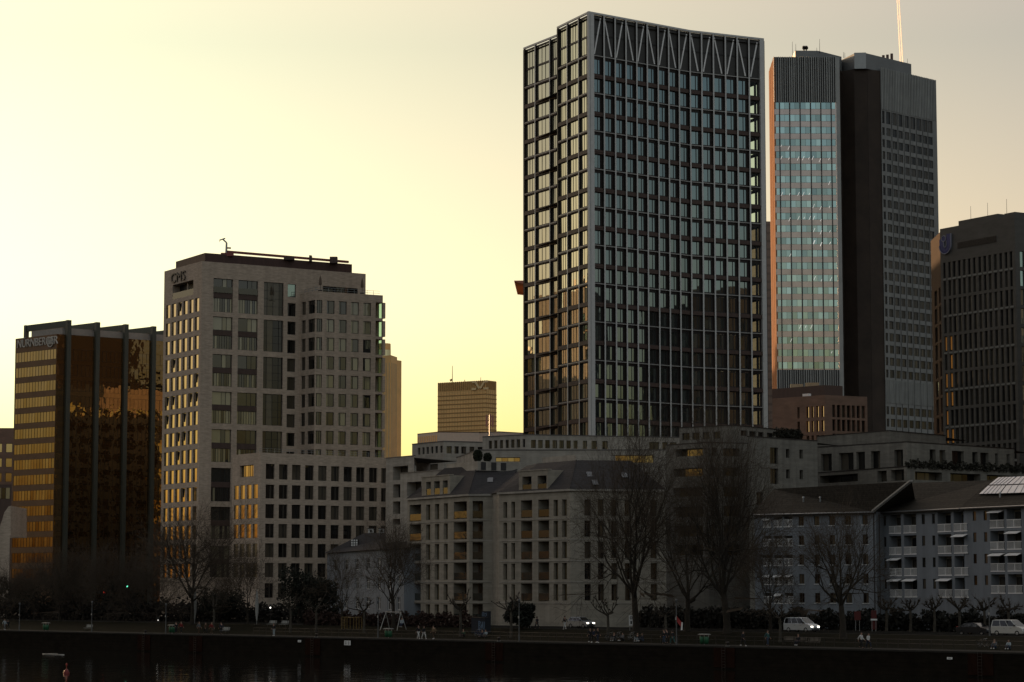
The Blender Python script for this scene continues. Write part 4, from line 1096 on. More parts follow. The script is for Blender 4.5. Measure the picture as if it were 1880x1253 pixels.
b = thing("city_block", "hidden sunlit block behind the grey brick office, mirrored in the bronze glass", "office block", (-56, 528, 0)); W = Windows(b, m_black_frame, g_gold); a = MB()
cs = [Vector(v) for v in ((-72, 528, 0), (-40, 548, 0), (-36, 530, 0), (-60, 508, 0))]; ctr = sum(cs, Vector())/4
for p, q in zip(cs, cs[1:] + cs[:1]):
    f = Fac(p, q)
    if f.n.dot((p + q)/2 - ctr) < 0: f.n = -f.n
    ops = [(1 + 3.2*k, 3.2 + 3.2*k, 4 + 3.6*j, 6.4 + 3.6*j, .2) for k in range(int((f.len - 3)/3.2)) for j in range(13)]
    wall(a, f, 0, f.len, 0, 54, ops); W.add(f, ops, bars=(), bw=.08)
a.poly([(p.x, p.y, 54) for p in cs]); a.build("wall", m_stone_pale, b); W.flush(0)
# ------------------------------------------------------------------ riverside apartment houses with slate mansard roofs
def apartment(label, C0, dC, Lp, Rp, HE, cols_l, cols_r, logg_l, logg_r, rows, roof_px, top_px, dormer, skylights, base_dark=False):
    C = at(*C0, dC) if HE is None else atz(*C0, HE)
    H = C.z
    L = atz(*Lp, H); Rr = atz(*Rp, H)
    t = thing("apartment_house", label, "house", (C.x, C.y, 0))
    W = Windows(t, m_black_frame, g_gold)
    FL, FR = Fac(L, C), Fac(C, Rr)
    w, rl, sl = MB(), MB(), MB()
    zr = FL.zs(rows[0], rows[1])
    dz = (zr[0][1] - zr[-1][1]) / (len(zr) - 1); hh = sum(d - c for c, d in zr)/len(zr)
    zr = [(zr[0][1] - dz*k - hh, zr[0][1] - dz*k) for k in range(len(zr))]
    def side(f, cols, logg, py, pm=None):
        ops = []
        cu = f.us(cols, py) if cols else []
        o = [x + (.55,) for x in grid(cu, zr)]; ops += o; W.add(f, o, bars=(.5,), bw=.07, pm=pm)
        for (a, b) in (f.us(logg, py) if logg else []):
            for k, (c, d) in enumerate(zr):
                c2, d2 = c - .1, d + .12
                ops.append((a, b, c2, d2, 1.9))
                fbox(w, f, a, b, c2, d2, -2.1, -1.9, 1)
                g = MB(); fbox(g, f, a + .06, b - .06, c2 + .12, c2 + 1.12, -.1, -.06); g.build("balustrade", g_rail, t)
                W.add(f, [(a + .3, b - .25, c2 + .05, d2 - .3, 1.88)], bars=(.33, .66), bw=.07, pm=g_dark)
        # projecting storey bands
        wall(w, f, 0, f.len, 0, H, ops)
        for c, d in zr: fbox(sl, f, 0, f.len, c - .42, c - .28, 0, .07)
    side(FL, cols_l, logg_l, rows[2]); side(FR, cols_r, logg_r, rows[2], g_dark)
    fbox(sl, FL, -.2, FL.len + .25, H - .28, H, .0, .28); fbox(sl, FR, 0, FR.len, H - .283, H - .003, .0, .25)
    bk = -FR.n*14
    f = Fac(L, L + bk); wall(w, f, 0, f.len, 0, H)
    f = Fac(Rr, Rr + bk); wall(w, f, 0, f.len, 0, H)
    w.build("wall", [m_stone_house, m_sandstone], t); sl.build("cornice", m_stone_pale, t)
    # mansard roof
    HT = at(*top_px[1], C.y + 6).z
    T = [atz(*p, HT) for p in top_px]
    base = [FL.pt(-.1, 0, .25), FL.pt(FL.len + .2, 0, .25), FR.pt(FR.len, 0, .2)]
    r = MB()
    bz = [Vector((p.x, p.y, H)) for p in base]; tz = [Vector((p.x, p.y, HT)) for p in T]
    r.quad(bz[0], bz[1], tz[1], tz[0]); r.quad(bz[1], bz[2], tz[2], tz[1])
    b3, b4 = bz[2] + bk*1.1, bz[0] + bk*1.1
    t3, t4 = tz[2] + bk*.6, tz[0] + bk*.6
    r.quad(bz[2], b3, t3, tz[2]); r.quad(b4, bz[0], tz[0], t4); r.poly([tz[0], tz[1], tz[2], t3, t4], 1)
    r.bar(bz[1], tz[1] + Vector((0, 0, .03)), .14, .14, FL.u, 0)
    rf = r.build("roof", [m_slate, m_roof_flat], t)
    n = (tz[2] - bz[1]).cross(tz[1] - bz[1]).normalized()
    if n.y > 0: n = -n
    for px, py in skylights:           # skylights lie in the right roof slope
        d = ray(px, py); k = (bz[1] - CAM).dot(n)/d.dot(n); p = CAM + d*k
        up = (tz[1] - bz[1]); up = (up - FR.u*up.dot(FR.u)).normalized()
        s = MB(); q = [p + FR.u*a + up*b + n*.12 for a, b in ((-.42, -.6), (.42, -.6), (.42, .6), (-.42, .6))]
        s.hexa([v - n*.1 for v in q] + q, 0); s.poly([v + n*.01 for v in q], 1)
        s.build("skylight", [m_steel, g_sky], rf)
    # stone dormer flush with the river front
    (x0, x1), ytop, slots, rowsd = dormer
    u0, u1 = FL.us([(x0, x1)], ytop + 20)[0]; zt = FL.hit((x0 + x1)/2, ytop)[1]
    zd = FL.zs((x0 + x1)/2, [rowsd])[0]; us = FL.us(slots, rowsd[1])
    d = MB(); ops = [(a, b, zd[0], zd[1], 1.3) for a, b in us]
    wall(d, FL, u0, u1, H, zt, ops, 0, .02)
    dep = 7.0
    for uu in (u0, u1): d.quad(FL.pt(uu, H, .02), FL.pt(uu, zt, .02), FL.pt(uu, zt, -dep), FL.pt(uu, H, -dep))
    d.quad(FL.pt(u0, zt, .02), FL.pt(u1, zt, .02), FL.pt(u1, zt, -dep), FL.pt(u0, zt, -dep))
    fbox(d, FL, u0 - .1, u1 + .1, zt - .02, zt + .14, -.6, .12)
    for a, b in us: fbox(d, FL, a - .05, b + .05, zd[0], zd[1], -1.5, -1.28, 1)
    dm = d.build("dormer", [m_stone_house, m_dark_metal], rf)
    for a, b in us:
        g = MB(); fbox(g, FL, a + .03, b - .03, zd[0] + .02, zd[0] + .95, -.1, -.05); g.build("balustrade", g_rail, t)
    W.flush(100)
    return t, C, H, FL, FR, zr
rows1 = (800, [(925.8, 953.2), (962.2, 991), (999.2, 1028.5), (1036, 1065), (1073.5, 1102), (1110, 1139)], 940)
a1, C1, HE, FL1, FR1, zr1 = apartment("limestone apartment house, the left one, its wide stone dormer cut by three slots", (861.7, 907.3), 365, (748.5, 915.8), (921, 907.2), None,
    [(782, 790), (798.2, 806.3), (814.6, 822.3)], [], [(751.8, 773), (833, 857)], [(867.8, 886.8)], rows1, None,
    [(816, 860), (876, 855.8), (953, 857.5)], ((774.5, 826), 875, [(782.5, 791), (797, 807.5), (813, 822)], (884, 908.5)), [(899.5, 882.2), (931, 883.5), (908, 896)])
rows2 = (985, [(919.6, 948.6), (957.2, 986.8), (996, 1026), (1034.5, 1064.5), (1073, 1103.5)], 935)
a2, C2, HE2, FL2, FR2, zr2 = apartment("limestone apartment house, the right one, half veiled by a bare tree", (1046.7, 898), 346.5, (916.3, 904.7), (1222, 899.5), HE,
    [(924, 931), (938.5, 945.6), (1016, 1024.4), (1031.6, 1040.6)], [(1073, 1084.5), (1097.6, 1108.7), (1122, 1133), (1147, 1157.5), (1194, 1206)], [(956.3, 977), (988, 1008)], [], rows2, None,
    [(988, 851), (1058, 845.3), (1158, 846)], ((952.7, 1006), 864.5, [(959, 976), (987, 1003.5)], (874.5, 901.5)), [(1082.5, 872), (1092.5, 887), (1146, 873.5)])
# fence of the flat roof top between the mansards: pale parapet with dark panels, two clipped bushes
def parapet(label, pts, depth, boxes, m=None, hgt=1.4):
    m = m or m_stone_pale
    P0 = at(*pts[0], depth); H = P0.z; q = [P0] + [atz(x, y, H) for x, y in pts[1:]]
    t = thing("roof_parapet", label, "parapet", (P0.x, P0.y, H - hgt)); a = MB(); b = MB()
    for p, r in zip(q, q[1:]):
        f = Fac(p, r); fbox(a, f, 0, f.len, H - hgt, H, -.3, 0)
        for x0, x1 in boxes:
            u0, u1 = f.hit(x0, pts[0][1])[0], f.hit(x1, pts[0][1])[0]
            if u0 > 0 and u1 < f.len: b = MB(); fbox(b, f, u0, u1, H - hgt + .1, H - .12, .0, .06); b.build("lattice_panel", m_black_frame, t)
    a.build("wall", m, t); 
    return H
parapet("pale roof parapet with dark lattice panels above the left slate roof", [(820, 853), (877, 847), (956, 849.5)], 379.0, [(883, 892), (902, 911), (919.5, 929)])
parapet("pale roof parapet above the right slate roof", [(996, 840.5), (1057, 835.5), (1130, 837)], 366, [])
def clipped_bush(label, px, py_top, py_bot, wpx, Y, seed=1, group=None):
    p = at(px, py_bot, Y); top = at(px, py_top, Y).z; r = wpx/2/FOC*Y; h = top - p.z
    t = thing("clipped_bush", label, "bush", (p.x, p.y, p.z), group=group); rnd = random.Random(seed); a = MB()
    for k in range(420):
        z = rnd.random(); th = rnd.uniform(0, 6.283); rr = r*math.sqrt(max(.02, 1 - (2*z - 1)**2*.8))*rnd.uniform(.75, 1.02)
        c = Vector((rr*math.cos(th), rr*math.sin(th), z*h)); n = Vector((rnd.gauss(0, 1), rnd.gauss(0, 1), rnd.gauss(0, 1))).normalized(); x = n.orthogonal().normalized()*.17; y = n.cross(x)
        a.quad(c - x - y, c + x - y, c + x + y, c - x + y)
    local("foliage", a, mat("bush_leaf", (.02, .025, .012), .8, var=.4), t)
    a = MB(); a.tube((0, 0, -.1), (0, 0, h*.5), .08); local("stem", a, m_dark_metal, t)
clipped_bush("taller clipped round bush on the roof terrace", 877, 828, 846, 16, 384, 1)
clipped_bush("smaller clipped round bush on the roof terrace", 895, 833, 847, 13, 384, 2)
# ------------------------------------------------------------------ stone blocks stepping up behind the apartments
dk = [(700, 709.5)]
simple_block("link_block", "pale stone block with open loggias between office podium and apartments", [(709, 841), (760, 836.5)], 412, 14, m_stone_pale,
    {0: [([(721.5, 749)], 870, [(856, 881.5)], 735, 1.6), ([(721.5, 735)], 930, [(889.5, 914), (921, 944), (953, 964)], 728, 1.2)]})
simple_block("link_block", "pale stone block with one dark loggia just left of the dormer", [(735, 869), (812, 863)], 402, 12, m_stone_pale,
    {0: [([(747, 773.5)], 895, [(885, 911)], 760, 1.8)]})
simple_block("terraced_block", "stone block with small square windows, lowest left step of the terraces", [(756.6, 815.5), (815, 810), (910, 812.5)], 455, 16, m_stone_pale,
    {0: [([(766.7, 771.5), (775.2, 779.4), (782.9, 787.3), (791, 795.4), (799, 803.6), (807.6, 812.5)], 828, [(820.5, 833.3)], 790, .3), ([(765.5, 804)], 857, [(853, 864)], 785, .8)],
     1: [([(820, 829.5), (834.5, 842.5), (847, 856), (862, 871), (877, 886), (892, 900)], 826, [(819.5, 833)], 825, .3)]})
t_, p_, h_ = simple_block("terraced_block", "stone block with a long row of square windows at the gridded tower's foot", [(886, 802), (966, 798), (1250, 803)], 442, 16, m_stone_pale,
    {0: [([(897, 903), (907, 913), (917.5, 923.5), (928, 934), (938, 944.5), (948.5, 955), (959.5, 964)], 816, [(808, 823)], 930, .3)],
     1: [([(975, 984), (988, 996.5), (1001, 1009.5), (1014.5, 1023), (1027, 1035.5), (1040, 1048), (1053, 1060.5), (1070, 1078), (1086, 1096), (1106, 1116), (1192, 1210), (1216, 1226), (1230, 1242)], 815, [(808.5, 823.5)], 1010, .3)]})
t2_, p2_, h2_ = simple_block("terraced_block", "stone terrace wall behind the slate roofs with a warm lit strip of glazing", [(838, 840), (878, 826), (1245, 826)], 428, 10, m_stone_pale,
    {1: [([(910, 955)], 844, [(840, 848)], 930, .7, (.25, .5, .75)), ([(1120, 1200)], 846, [(836, 850)], 1160, .8, (.2, .4, .6, .8))]}, pane=g_gold)
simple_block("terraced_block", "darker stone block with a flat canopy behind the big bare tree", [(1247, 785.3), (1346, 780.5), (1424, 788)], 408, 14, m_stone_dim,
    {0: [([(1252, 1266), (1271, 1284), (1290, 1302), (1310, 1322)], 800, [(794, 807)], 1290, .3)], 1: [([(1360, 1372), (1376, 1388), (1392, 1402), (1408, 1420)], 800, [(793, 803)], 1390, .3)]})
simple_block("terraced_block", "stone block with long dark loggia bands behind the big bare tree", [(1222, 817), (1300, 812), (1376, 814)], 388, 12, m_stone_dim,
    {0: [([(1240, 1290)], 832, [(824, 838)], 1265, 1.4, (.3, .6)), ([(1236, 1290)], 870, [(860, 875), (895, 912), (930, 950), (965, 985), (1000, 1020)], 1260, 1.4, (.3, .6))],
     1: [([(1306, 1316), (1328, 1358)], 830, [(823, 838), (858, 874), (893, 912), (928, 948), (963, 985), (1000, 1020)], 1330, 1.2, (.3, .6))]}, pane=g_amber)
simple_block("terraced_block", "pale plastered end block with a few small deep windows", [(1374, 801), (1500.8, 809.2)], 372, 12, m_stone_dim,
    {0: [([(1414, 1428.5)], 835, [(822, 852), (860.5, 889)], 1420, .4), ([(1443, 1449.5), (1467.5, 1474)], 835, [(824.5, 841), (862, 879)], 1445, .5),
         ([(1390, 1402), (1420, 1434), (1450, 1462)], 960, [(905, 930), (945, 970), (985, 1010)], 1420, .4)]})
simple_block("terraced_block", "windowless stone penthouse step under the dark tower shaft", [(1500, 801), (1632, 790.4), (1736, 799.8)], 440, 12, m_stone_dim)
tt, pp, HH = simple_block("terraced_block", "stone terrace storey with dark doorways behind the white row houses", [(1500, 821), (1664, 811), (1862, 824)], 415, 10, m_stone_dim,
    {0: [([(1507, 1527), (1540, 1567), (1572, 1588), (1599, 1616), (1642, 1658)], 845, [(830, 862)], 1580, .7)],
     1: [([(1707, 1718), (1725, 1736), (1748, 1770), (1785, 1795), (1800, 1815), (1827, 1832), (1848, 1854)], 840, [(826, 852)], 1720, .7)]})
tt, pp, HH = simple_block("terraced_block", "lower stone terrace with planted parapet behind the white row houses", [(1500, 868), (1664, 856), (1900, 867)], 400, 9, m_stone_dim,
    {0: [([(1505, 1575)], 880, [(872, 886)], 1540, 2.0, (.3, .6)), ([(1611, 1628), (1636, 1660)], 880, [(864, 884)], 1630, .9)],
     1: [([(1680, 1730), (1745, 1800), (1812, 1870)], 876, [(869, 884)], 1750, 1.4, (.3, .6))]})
def hedge(name, label, a, b, z0, h, wdt, n, seed, col=(.022, .02, .012), leaf=.16, cat="hedge"):
    a, b = Vector(a), Vector(b); t = thing(name, label, cat, (a.x, a.y, z0)); rnd = random.Random(seed); m = MB()
    d = (b - a); d.z = 0; s = Vector((d.y, -d.x, 0)).normalized()
    for k in range(n):
        tt_ = rnd.random(); c = d*tt_ + s*rnd.uniform(-wdt, wdt)*.5; hz = h*(.72 + .28*math.sin(tt_*37 + seed)*math.sin(tt_*91))
        c.z = hz*rnd.random()**.7; nn = Vector((rnd.gauss(0, 1), rnd.gauss(0, 1), rnd.gauss(0, 1))).normalized(); x = nn.orthogonal().normalized()*leaf*rnd.uniform(.5, 1); y = nn.cross(x)
        m.quad(c - x - y, c + x - y, c + x + y, c - x + y)
    local("foliage", m, mat("hedge_leaf", col, .85, var=.4), t)
    for k in range(12): m = MB(); c = d*((k + .5)/12); m.tube(c, c + Vector((0, 0, h*.6)), .05); local("stem", m, m_dark_metal, t)
hedge("terrace_hedge", "dark planting along the stone terrace behind the row houses", pp[1], pp[2], HH - .3, 1.6, .8, 2600, 4)
hedge("terrace_hedge", "dark dense roof shrubs beside the brown stone block", atz(1425, 803, at(1440, 803, 395).z), atz(1468, 806, at(1440, 803, 395).z), at(1440, 803, 395).z - .2, 1.9, 1.6, 1500, 5)
# ------------------------------------------------------------------ old villa with dark roof
def villa():
    E = at(600.8, 1016, 436); H = E.z; C = atz(742, 1006, H); 
    t = thing("villa", "old pale villa under a dark hipped roof behind bare trees", "house", (E.x, E.y, 0))
    W = Windows(t, m_white_paint, g_dark); F = Fac(E, C); w = MB()
    cols = F.us([(612, 619), (632, 639), (652, 659), (672, 679), (692, 699), (712, 719), (729, 735)], 1050); rows = F.zs(660, [(1026, 1046), (1060, 1082), (1096, 1118)])
    o = grid(cols, rows); W.add(F, [x + (.2,) for x in o], bars=(.5,), hbars=(.6,)); wall(w, F, 0, F.len, 0, H, o, reveal=.2)
    bk = -F.n*8
    for p in (E, C): f = Fac(p, p + bk); wall(w, f, 0, f.len, 0, H)
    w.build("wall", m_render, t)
    HT = at(690, 978, E.y - 2).z
    T0, T1 = atz(668, 979.5, HT), atz(752, 978, HT)
    r = MB(); e = [F.pt(-.5, H, .5), F.pt(F.len + .5, H, .5)]; b2 = [e[1] + bk*1.1, e[0] + bk*1.1]
    tz = [Vector((T0.x, T0.y, HT)), Vector((T1.x, T1.y, HT))]
    r.quad(e[0], e[1], tz[1], tz[0]); r.quad(e[1], b2[0], tz[1] + bk*.4, tz[1]); r.quad(b2[1], e[0], tz[0], tz[0] + bk*.4); r.quad(tz[0], tz[1], tz[1] + bk*.4, tz[0] + bk*.4)
    rf = r.build("roof", m_slate, t)
    for px, py, wpx, hpx in ((650.5, 997, 13, 13), (710, 997, 7, 10), (740, 995, 12, 12)):
        p = at(px, py + hpx/2, E.y - 1); sc = p.y/FOC
        d = MB(); f = Fac((p.x - wpx/2*sc, p.y), (p.x + wpx/2*sc, p.y)); z = p.z
        fbox(d, f, 0, f.len, z, z + hpx*sc, -2.5, 0); dr = d.build("dormer", m_roof_tile, rf)
        d = MB(); 
        for i in range(3):
            for j in range(3): fbox(d, f, f.len*(i + .15)/3, f.len*(i + .85)/3, z + hpx*sc*(j + .15)/3, z + hpx*sc*(j + .85)/3, .01, .05)
        d.build("dormer_window", m_white_paint if hpx > 10 else g_sky, dr)
    W.flush(100)
    for k, px in enumerate((681, 700.5, 721, 742.5)):
        p = at(px, 979, E.y + 14); sc = p.y/FOC
        c = thing("chimney_box", ("first", "second", "third", "fourth")[k] + " white chimney box from the left above the villa roof", "chimney", (p.x, p.y, p.z), group="white chimney boxes above the villa")
        d = MB(); d.box(-.48, -.4, 0, .48, .4, .78); local("box", d, m_white_paint, c); d = MB(); d.box(-.62, -.5, .78, .62, .5, .9); local("cap", d, m_dark_metal, c)
        d = MB(); d.box(-.2, -.415, .1, .2, -.401, .6); local("vent_opening", d, m_black_frame, c); d = MB(); d.box(-.45, -.35, -3, .45, .35, 0); local("shaft", d, m_sandstone, c)
villa()
# ------------------------------------------------------------------ white row houses at the right
def row_house(label, eave, ridge, dep, HE, cols, loggias, extra, rows, verge=None, solar=None, seed=0):
    A = at(*eave[0], dep) if HE is None else atz(*eave[0], HE); H = A.z; B = atz(*eave[1], H)
    t = thing("row_house", label, "house", (A.x, A.y, 0)); W = Windows(t, m_black_frame, g_dark)
    F = Fac(A, B); w, rl = MB(), MB(); m_rl = m_white_metal
    zr = F.zs(rows[0], rows[1]); ops = []
    for spec, rr in ((cols, None),):
        o = [x + (.16,) for x in grid(F.us(spec, 960), [(c + .05, d) for c, d in zr])]; ops += o; W.add(F, o, bars=(.5,), bw=.06)
    for o in ops: sill = MB(); fbox(sill, F, o[0] - .08, o[1] + .08, o[2] - .09, o[2], 0, .12); sill.build("sill", m_white_paint, t)
    o = [x + (.14,) for x in grid(F.us(extra, 960), [(c + (d - c)*.42, d - .12) for c, d in zr])] if extra else []
    ops += o; W.add(F, o, bars=(), bw=.05)
    rnd = random.Random(seed)
    for a, b in (F.us(loggias, 960) if loggias else []):
        for k, (c, d) in enumerate(zr):
            ops.append((a, b, c - .1, d, 1.3)); fbox(w, F, a, b, c - .1, d, -1.5, -1.3, 1)
            W.add(F, [(a + .2, b - .2, c + .05, d - .35, 1.28)], bars=(.4, .7), bw=.07)
            r = MB(); fbox(r, F, a, b, c + .9, c + .97, -.02, .05); fbox(r, F, a, b, c - .1, c + .02, -.02, .06)
            x = a + .05
            while x < b - .02: fbox(r, F, x, x + .035, c + .02, c + .9, .0, .03); x += .15
            fbox(r, F, (a + b)/2 - .04, (a + b)/2 + .04, c + .02, c + .9, -.01, .04)
            r.build("balcony_railing", m_rl, t)
            if rnd.random() < .4:
                r = MB(); p0, p1 = F.pt(a + .1, d - .1, -.2), F.pt(b - .1, d - .1, -.2); q = Vector((F.n.x*.9, F.n.y*.9, -.35))
                r.hexa([p0, p1, p1 + q, p0 + q, p0 + Vector((0, 0, .05)), p1 + Vector((0, 0, .05)), p1 + q + Vector((0, 0, .05)), p0 + q + Vector((0, 0, .05))]); r.build("awning", m_white_metal, t)
    wall(w, F, 0, F.len, 0, H, ops, reveal=.16)
    bk = -F.n*11
    for p in (A, B): f = Fac(p, p + bk); wall(w, f, 0, f.len, 0, H)
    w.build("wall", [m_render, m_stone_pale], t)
    HR = at(*ridge[0], (A.y + (-F.n*5).y)).z; R0, R1 = atz(*ridge[0], HR), atz(*ridge[1], HR)
    r = MB(); e0, e1 = F.pt(-.2, H - .1, .6), F.pt(F.len + .02, H - .1, .6); r0, r1 = Vector((R0.x, R0.y, HR)), Vector((R1.x, R1.y, HR))
    n2 = -F.n*12
    r.quad(e0, e1, r1, r0); r.quad(e0 + n2, e1 + n2, r1, r0); r.poly([e0, r0, e0 + n2]); r.poly([e1, r1, e1 + n2])
    fbox(r, F, -.2, F.len, H - .3, H - .1, .0, .6, 1)
    rf = r.build("roof", [m_roof_tile, m_dark_metal], t)
    g = MB(); g.tube(e0 + Vector((0, 0, -.05)), e1 + Vector((0, 0, -.05)), .09, n=6); g.build("gutter", m_steel, rf)
    if verge:
        v = MB(); up = Vector((0, 0, .22)); v.hexa([e1 + F.u*-.35, e1 + F.u*.15, r1 + F.u*.15, r1 + F.u*-.35, e1 + F.u*-.35 + up, e1 + F.u*.15 + up, r1 + F.u*.15 + up, r1 + F.u*-.35 + up]); v.build("verge_board", m_rail, rf)
        g = MB()
        for du in (-.3, .55): p = F.pt(F.len + du, 0, .12); g.tube(p, (p.x, p.y, H - .2), .07, n=6)
        g.build("downpipe", m_dark_metal, t)
    n = (e1 - e0).cross(r0 - e0).normalized()
    if n.z < 0: n = -n
    upv = (r0 - e0); upv = (upv - F.u*upv.dot(F.u)).normalized()
    def on_roof(px, py): d = ray(px, py); return CAM + d*((e0 - CAM).dot(n)/d.dot(n))
    for px, py in ((1475, 922), (1506, 922), (1537, 920), (1570, 918), (1601, 917)) if seed == 1 else ((1648, 923),) if seed == 2 else ((1836, 914),):
        p = on_roof(px, py); v = MB(); v.tube(p, p + Vector((0, 0, .65)), .12, n=8); v.tube(p + Vector((0, 0, .6)), p + Vector((0, 0, .75)), .2, .12, n=8); v.build("roof_vent", m_steel, rf)
    if solar:
        for i, (x0, y0, x1, y1, x2, y2, x3, y3) in enumerate(solar):
            q = [on_roof(x, y) + n*.16 for x, y in ((x0, y0), (x1, y1), (x2, y2), (x3, y3))]
            v = MB(); v.hexa([k - n*.12 for k in q] + q); v.poly([k*1 + n*.01 for k in q], 1)
            for s in range(1, 5):
                f_ = s/5; a_, b_ = q[0].lerp(q[1], f_), q[3].lerp(q[2], f_); v.bar(a_ + n*.02, b_ + n*.02, .06, .04, n)
            v.build("solar_panel", [m_dark_metal, mat("solar_glass", (.5, .52, .58), .25, var=.1)], rf)
    W.flush(100)
    return H, F
HA, FA = row_house("white row house with a long tiled roof behind the lone bare tree", [(1385, 944), (1608, 938.8)], [(1420.7, 898), (1674, 884.4)], 346, None,
    [(1466, 1475.5), (1494.5, 1504), (1522, 1533), (1551, 1562.5), (1583, 1593)], [(1401, 1416), (1420, 1436), (1439, 1455)], [], (1500, [(948, 966), (983, 1001.5), (1018.5, 1038), (1054, 1073), (1089, 1108)]), verge=True, seed=1)
HB_, FB = row_house("white row house with paired balconies in the middle of the row", [(1610.6, 940), (1768, 932.2)], [(1677, 887), (1826, 881.7)], 330, HA,
    [], [(1632, 1654), (1659, 1682), (1721.5, 1746), (1751, 1776)], [(1622, 1626.5), (1692, 1698), (1711, 1716.5)], (1690, [(943, 977.5), (982.5, 1017), (1022.5, 1056.5), (1061.5, 1096)]), seed=2)
row_house("white row house under solar panels at the right edge", [(1769, 932.2), (1925, 925)], [(1823, 880), (1975, 872)], 330, HA,
    [], [(1817.5, 1843.5), (1848.5, 1875), (1902, 1920)], [(1786, 1792), (1806, 1812), (1884, 1890)], (1800, [(937, 970), (976, 1009.5), (1015.5, 1049), (1055, 1089)]), seed=3,
    solar=[(1799, 909, 1836, 908, 1847, 893.5, 1815, 894), (1838, 908, 1900, 906, 1905, 891, 1849, 893.5), (1817, 892, 1849, 891.5, 1866, 877.5, 1834, 878.5), (1851, 891.5, 1905, 889, 1910, 876, 1868, 877.5)])
# ------------------------------------------------------------------ bare trees
m_bark = mat("bark", (.028, .021, .014), .95, scale=3, var=.35)
m_twig = mat("twig", (.06, .042, .027), .95, var=.3)
m_plane = mat("plane_bark", (.055, .046, .034), .9, scale=2, var=.45)
def wander(rnd, d, amt, upw):
    v = Vector((rnd.gauss(0, amt), rnd.gauss(0, amt), rnd.gauss(0, amt) + upw)); return (d + v).normalized()
def limb(mb, tw, rnd, p, d, r, L, lvl, P):
    n = max(2, int(L / P['seg'][lvl])); q = p
    tip = r*P['taper']; sub = []
    for i in range(n):
        e = q + d*(L/n); r0, r1 = r + (tip - r)*i/n, r + (tip - r)*(i+1)/n
        (mb if r0 > .035 else tw).tube(q, e, r0, r1, n=6 if r0 > .12 else 4 if r0 > .03 else 3, cap=False)
        if i >= n*P['bare'][lvl]: sub.append((e, d.copy(), r1))
        q = e; d = wander(rnd, d, P['wob'], P['up'][lvl])
    if lvl + 1 < len(P['kids']):
        k = P['kids'][lvl]
        for j in range(k):
            e, dd, rr = sub[min(len(sub)-1, int(len(sub)*(j + rnd.random())/k))]
            a = rnd.uniform(*P['ang']); x = dd.orthogonal().normalized(); x.rotate(Matrix.Rotation(rnd.uniform(0, 6.283), 3, dd))
            nd = (dd*math.cos(a) + x*math.sin(a)).normalized()
            nd = Vector((nd.x, nd.y, nd.z + P['lift'])).normalized()
            limb(mb, tw, rnd, e, nd, max(.0155, rr*rnd.uniform(.5, .75)), L*rnd.uniform(*P['len']), lvl + 1, P)
        e, dd, rr = sub[-1]
        limb(mb, tw, rnd, e, dd, rr*.9, L*.6, lvl + 1, P)
def bare_tree(name, label, base, h, spread, seed, kids=(8, 7, 7, 6, 3), trunk=.3, group=None, r0=None, lift=.10, density=1.0, bark=None):
    rnd = random.Random(seed); r0 = r0 or h*.019
    t = thing(name, label, "tree", base, group=group)
    tr, cr, tw = MB(), MB(), MB()
    p = Vector((0, 0, -.2)); d = Vector((0, 0, 1)); n = 5; H = h*trunk; tops = []
    for i in range(n):
        e = p + d*(H/n); tr.tube(p, e, r0*(1.25 if i == 0 else 1)*(1 - .07*i), r0*(1 - .07*(i+1)), n=9, cap=False); p = e; d = wander(rnd, d, .05, .1)
    P = dict(seg=(1.4, 1.1, .8, .6, .45), taper=.45, bare=(.25, .2, .1, 0, 0), wob=.10, up=(.05, .04, .03, .02, .0), kids=kids, ang=(.5, 1.15), lift=lift, len=(.55, .8))
    m = kids[0]
    for j in range(m):
        a = 6.283*(j + rnd.uniform(-.25, .25))/m; tilt = rnd.uniform(.3, 1.15) if j else .08
        nd = Vector((math.sin(tilt)*math.cos(a)*1.15, math.sin(tilt)*math.sin(a)*1.15, math.cos(tilt))).normalized()
        limb(cr, tw, rnd, p - Vector((0, 0, H*.3*(j/m))), nd, r0*rnd.uniform(.36, .55), (h - H)*rnd.uniform(.42, .62), 1, P)
    # scale the crown to the surveyed height
    zs = [v[2] for v in cr.v + tw.v]; zs.sort(); f = (h - H)/(zs[int(len(zs)*.96)] - H); rad = sorted(math.hypot(v[0] - p.x, v[1] - p.y) for v in cr.v + tw.v)
    fx = (spread/2)/rad[int(len(rad)*.84)]
    for mb in (cr, tw):
        mb.v = [(p.x + (v[0] - p.x)*fx if v[2] > H*.8 else v[0], p.y + (v[1] - p.y)*fx if v[2] > H*.8 else v[1], H + (v[2] - H)*f if v[2] > H else v[2]) for v in mb.v]
    local("trunk", tr, bark or m_bark, t, True); c = local("crown", cr, bark or m_bark, t, True); c2 = tw.build("twigs", m_twig); c2.parent = c
    return t
def base_h(px, inland, ytop):
    p = G(px, inland); return p, at(px, ytop, p.y).z - p.z
def wid(p, w): return w/FOC*p.y
def big(label, px, inland, ytop, wpx, seed, **k):
    p, h = base_h(px, inland, ytop); return bare_tree("bare_tree", label, p, h, wid(p, wpx), seed, **k)
RIV = "bare trees along the riverbank"
big("tall bare tree veiling the right limestone apartment house", 1168, 17, 797, 215, 11, kids=(9, 7, 7, 6, 4), trunk=.24, group=RIV)
big("tallest bare tree with a wide fine crown before the pale end block", 1335, 18, 778, 205, 12, kids=(9, 7, 7, 6, 4), trunk=.22, group=RIV)
big("lone bare tree in front of the white row house", 1548, 15, 936, 165, 13, kids=(8, 7, 6, 4, 3), trunk=.34, group=RIV, r0=.42)
big("spreading bare tree before the grey office podium's golden windows", 352, 18, 948, 205, 14, kids=(9, 8, 7, 6, 3), trunk=.3, group=RIV)
big("bare tree covering the left end of the limestone apartments and the villa's right end", 722, 17, 962, 130, 15, kids=(8, 7, 7, 5, 3), trunk=.3, group=RIV)
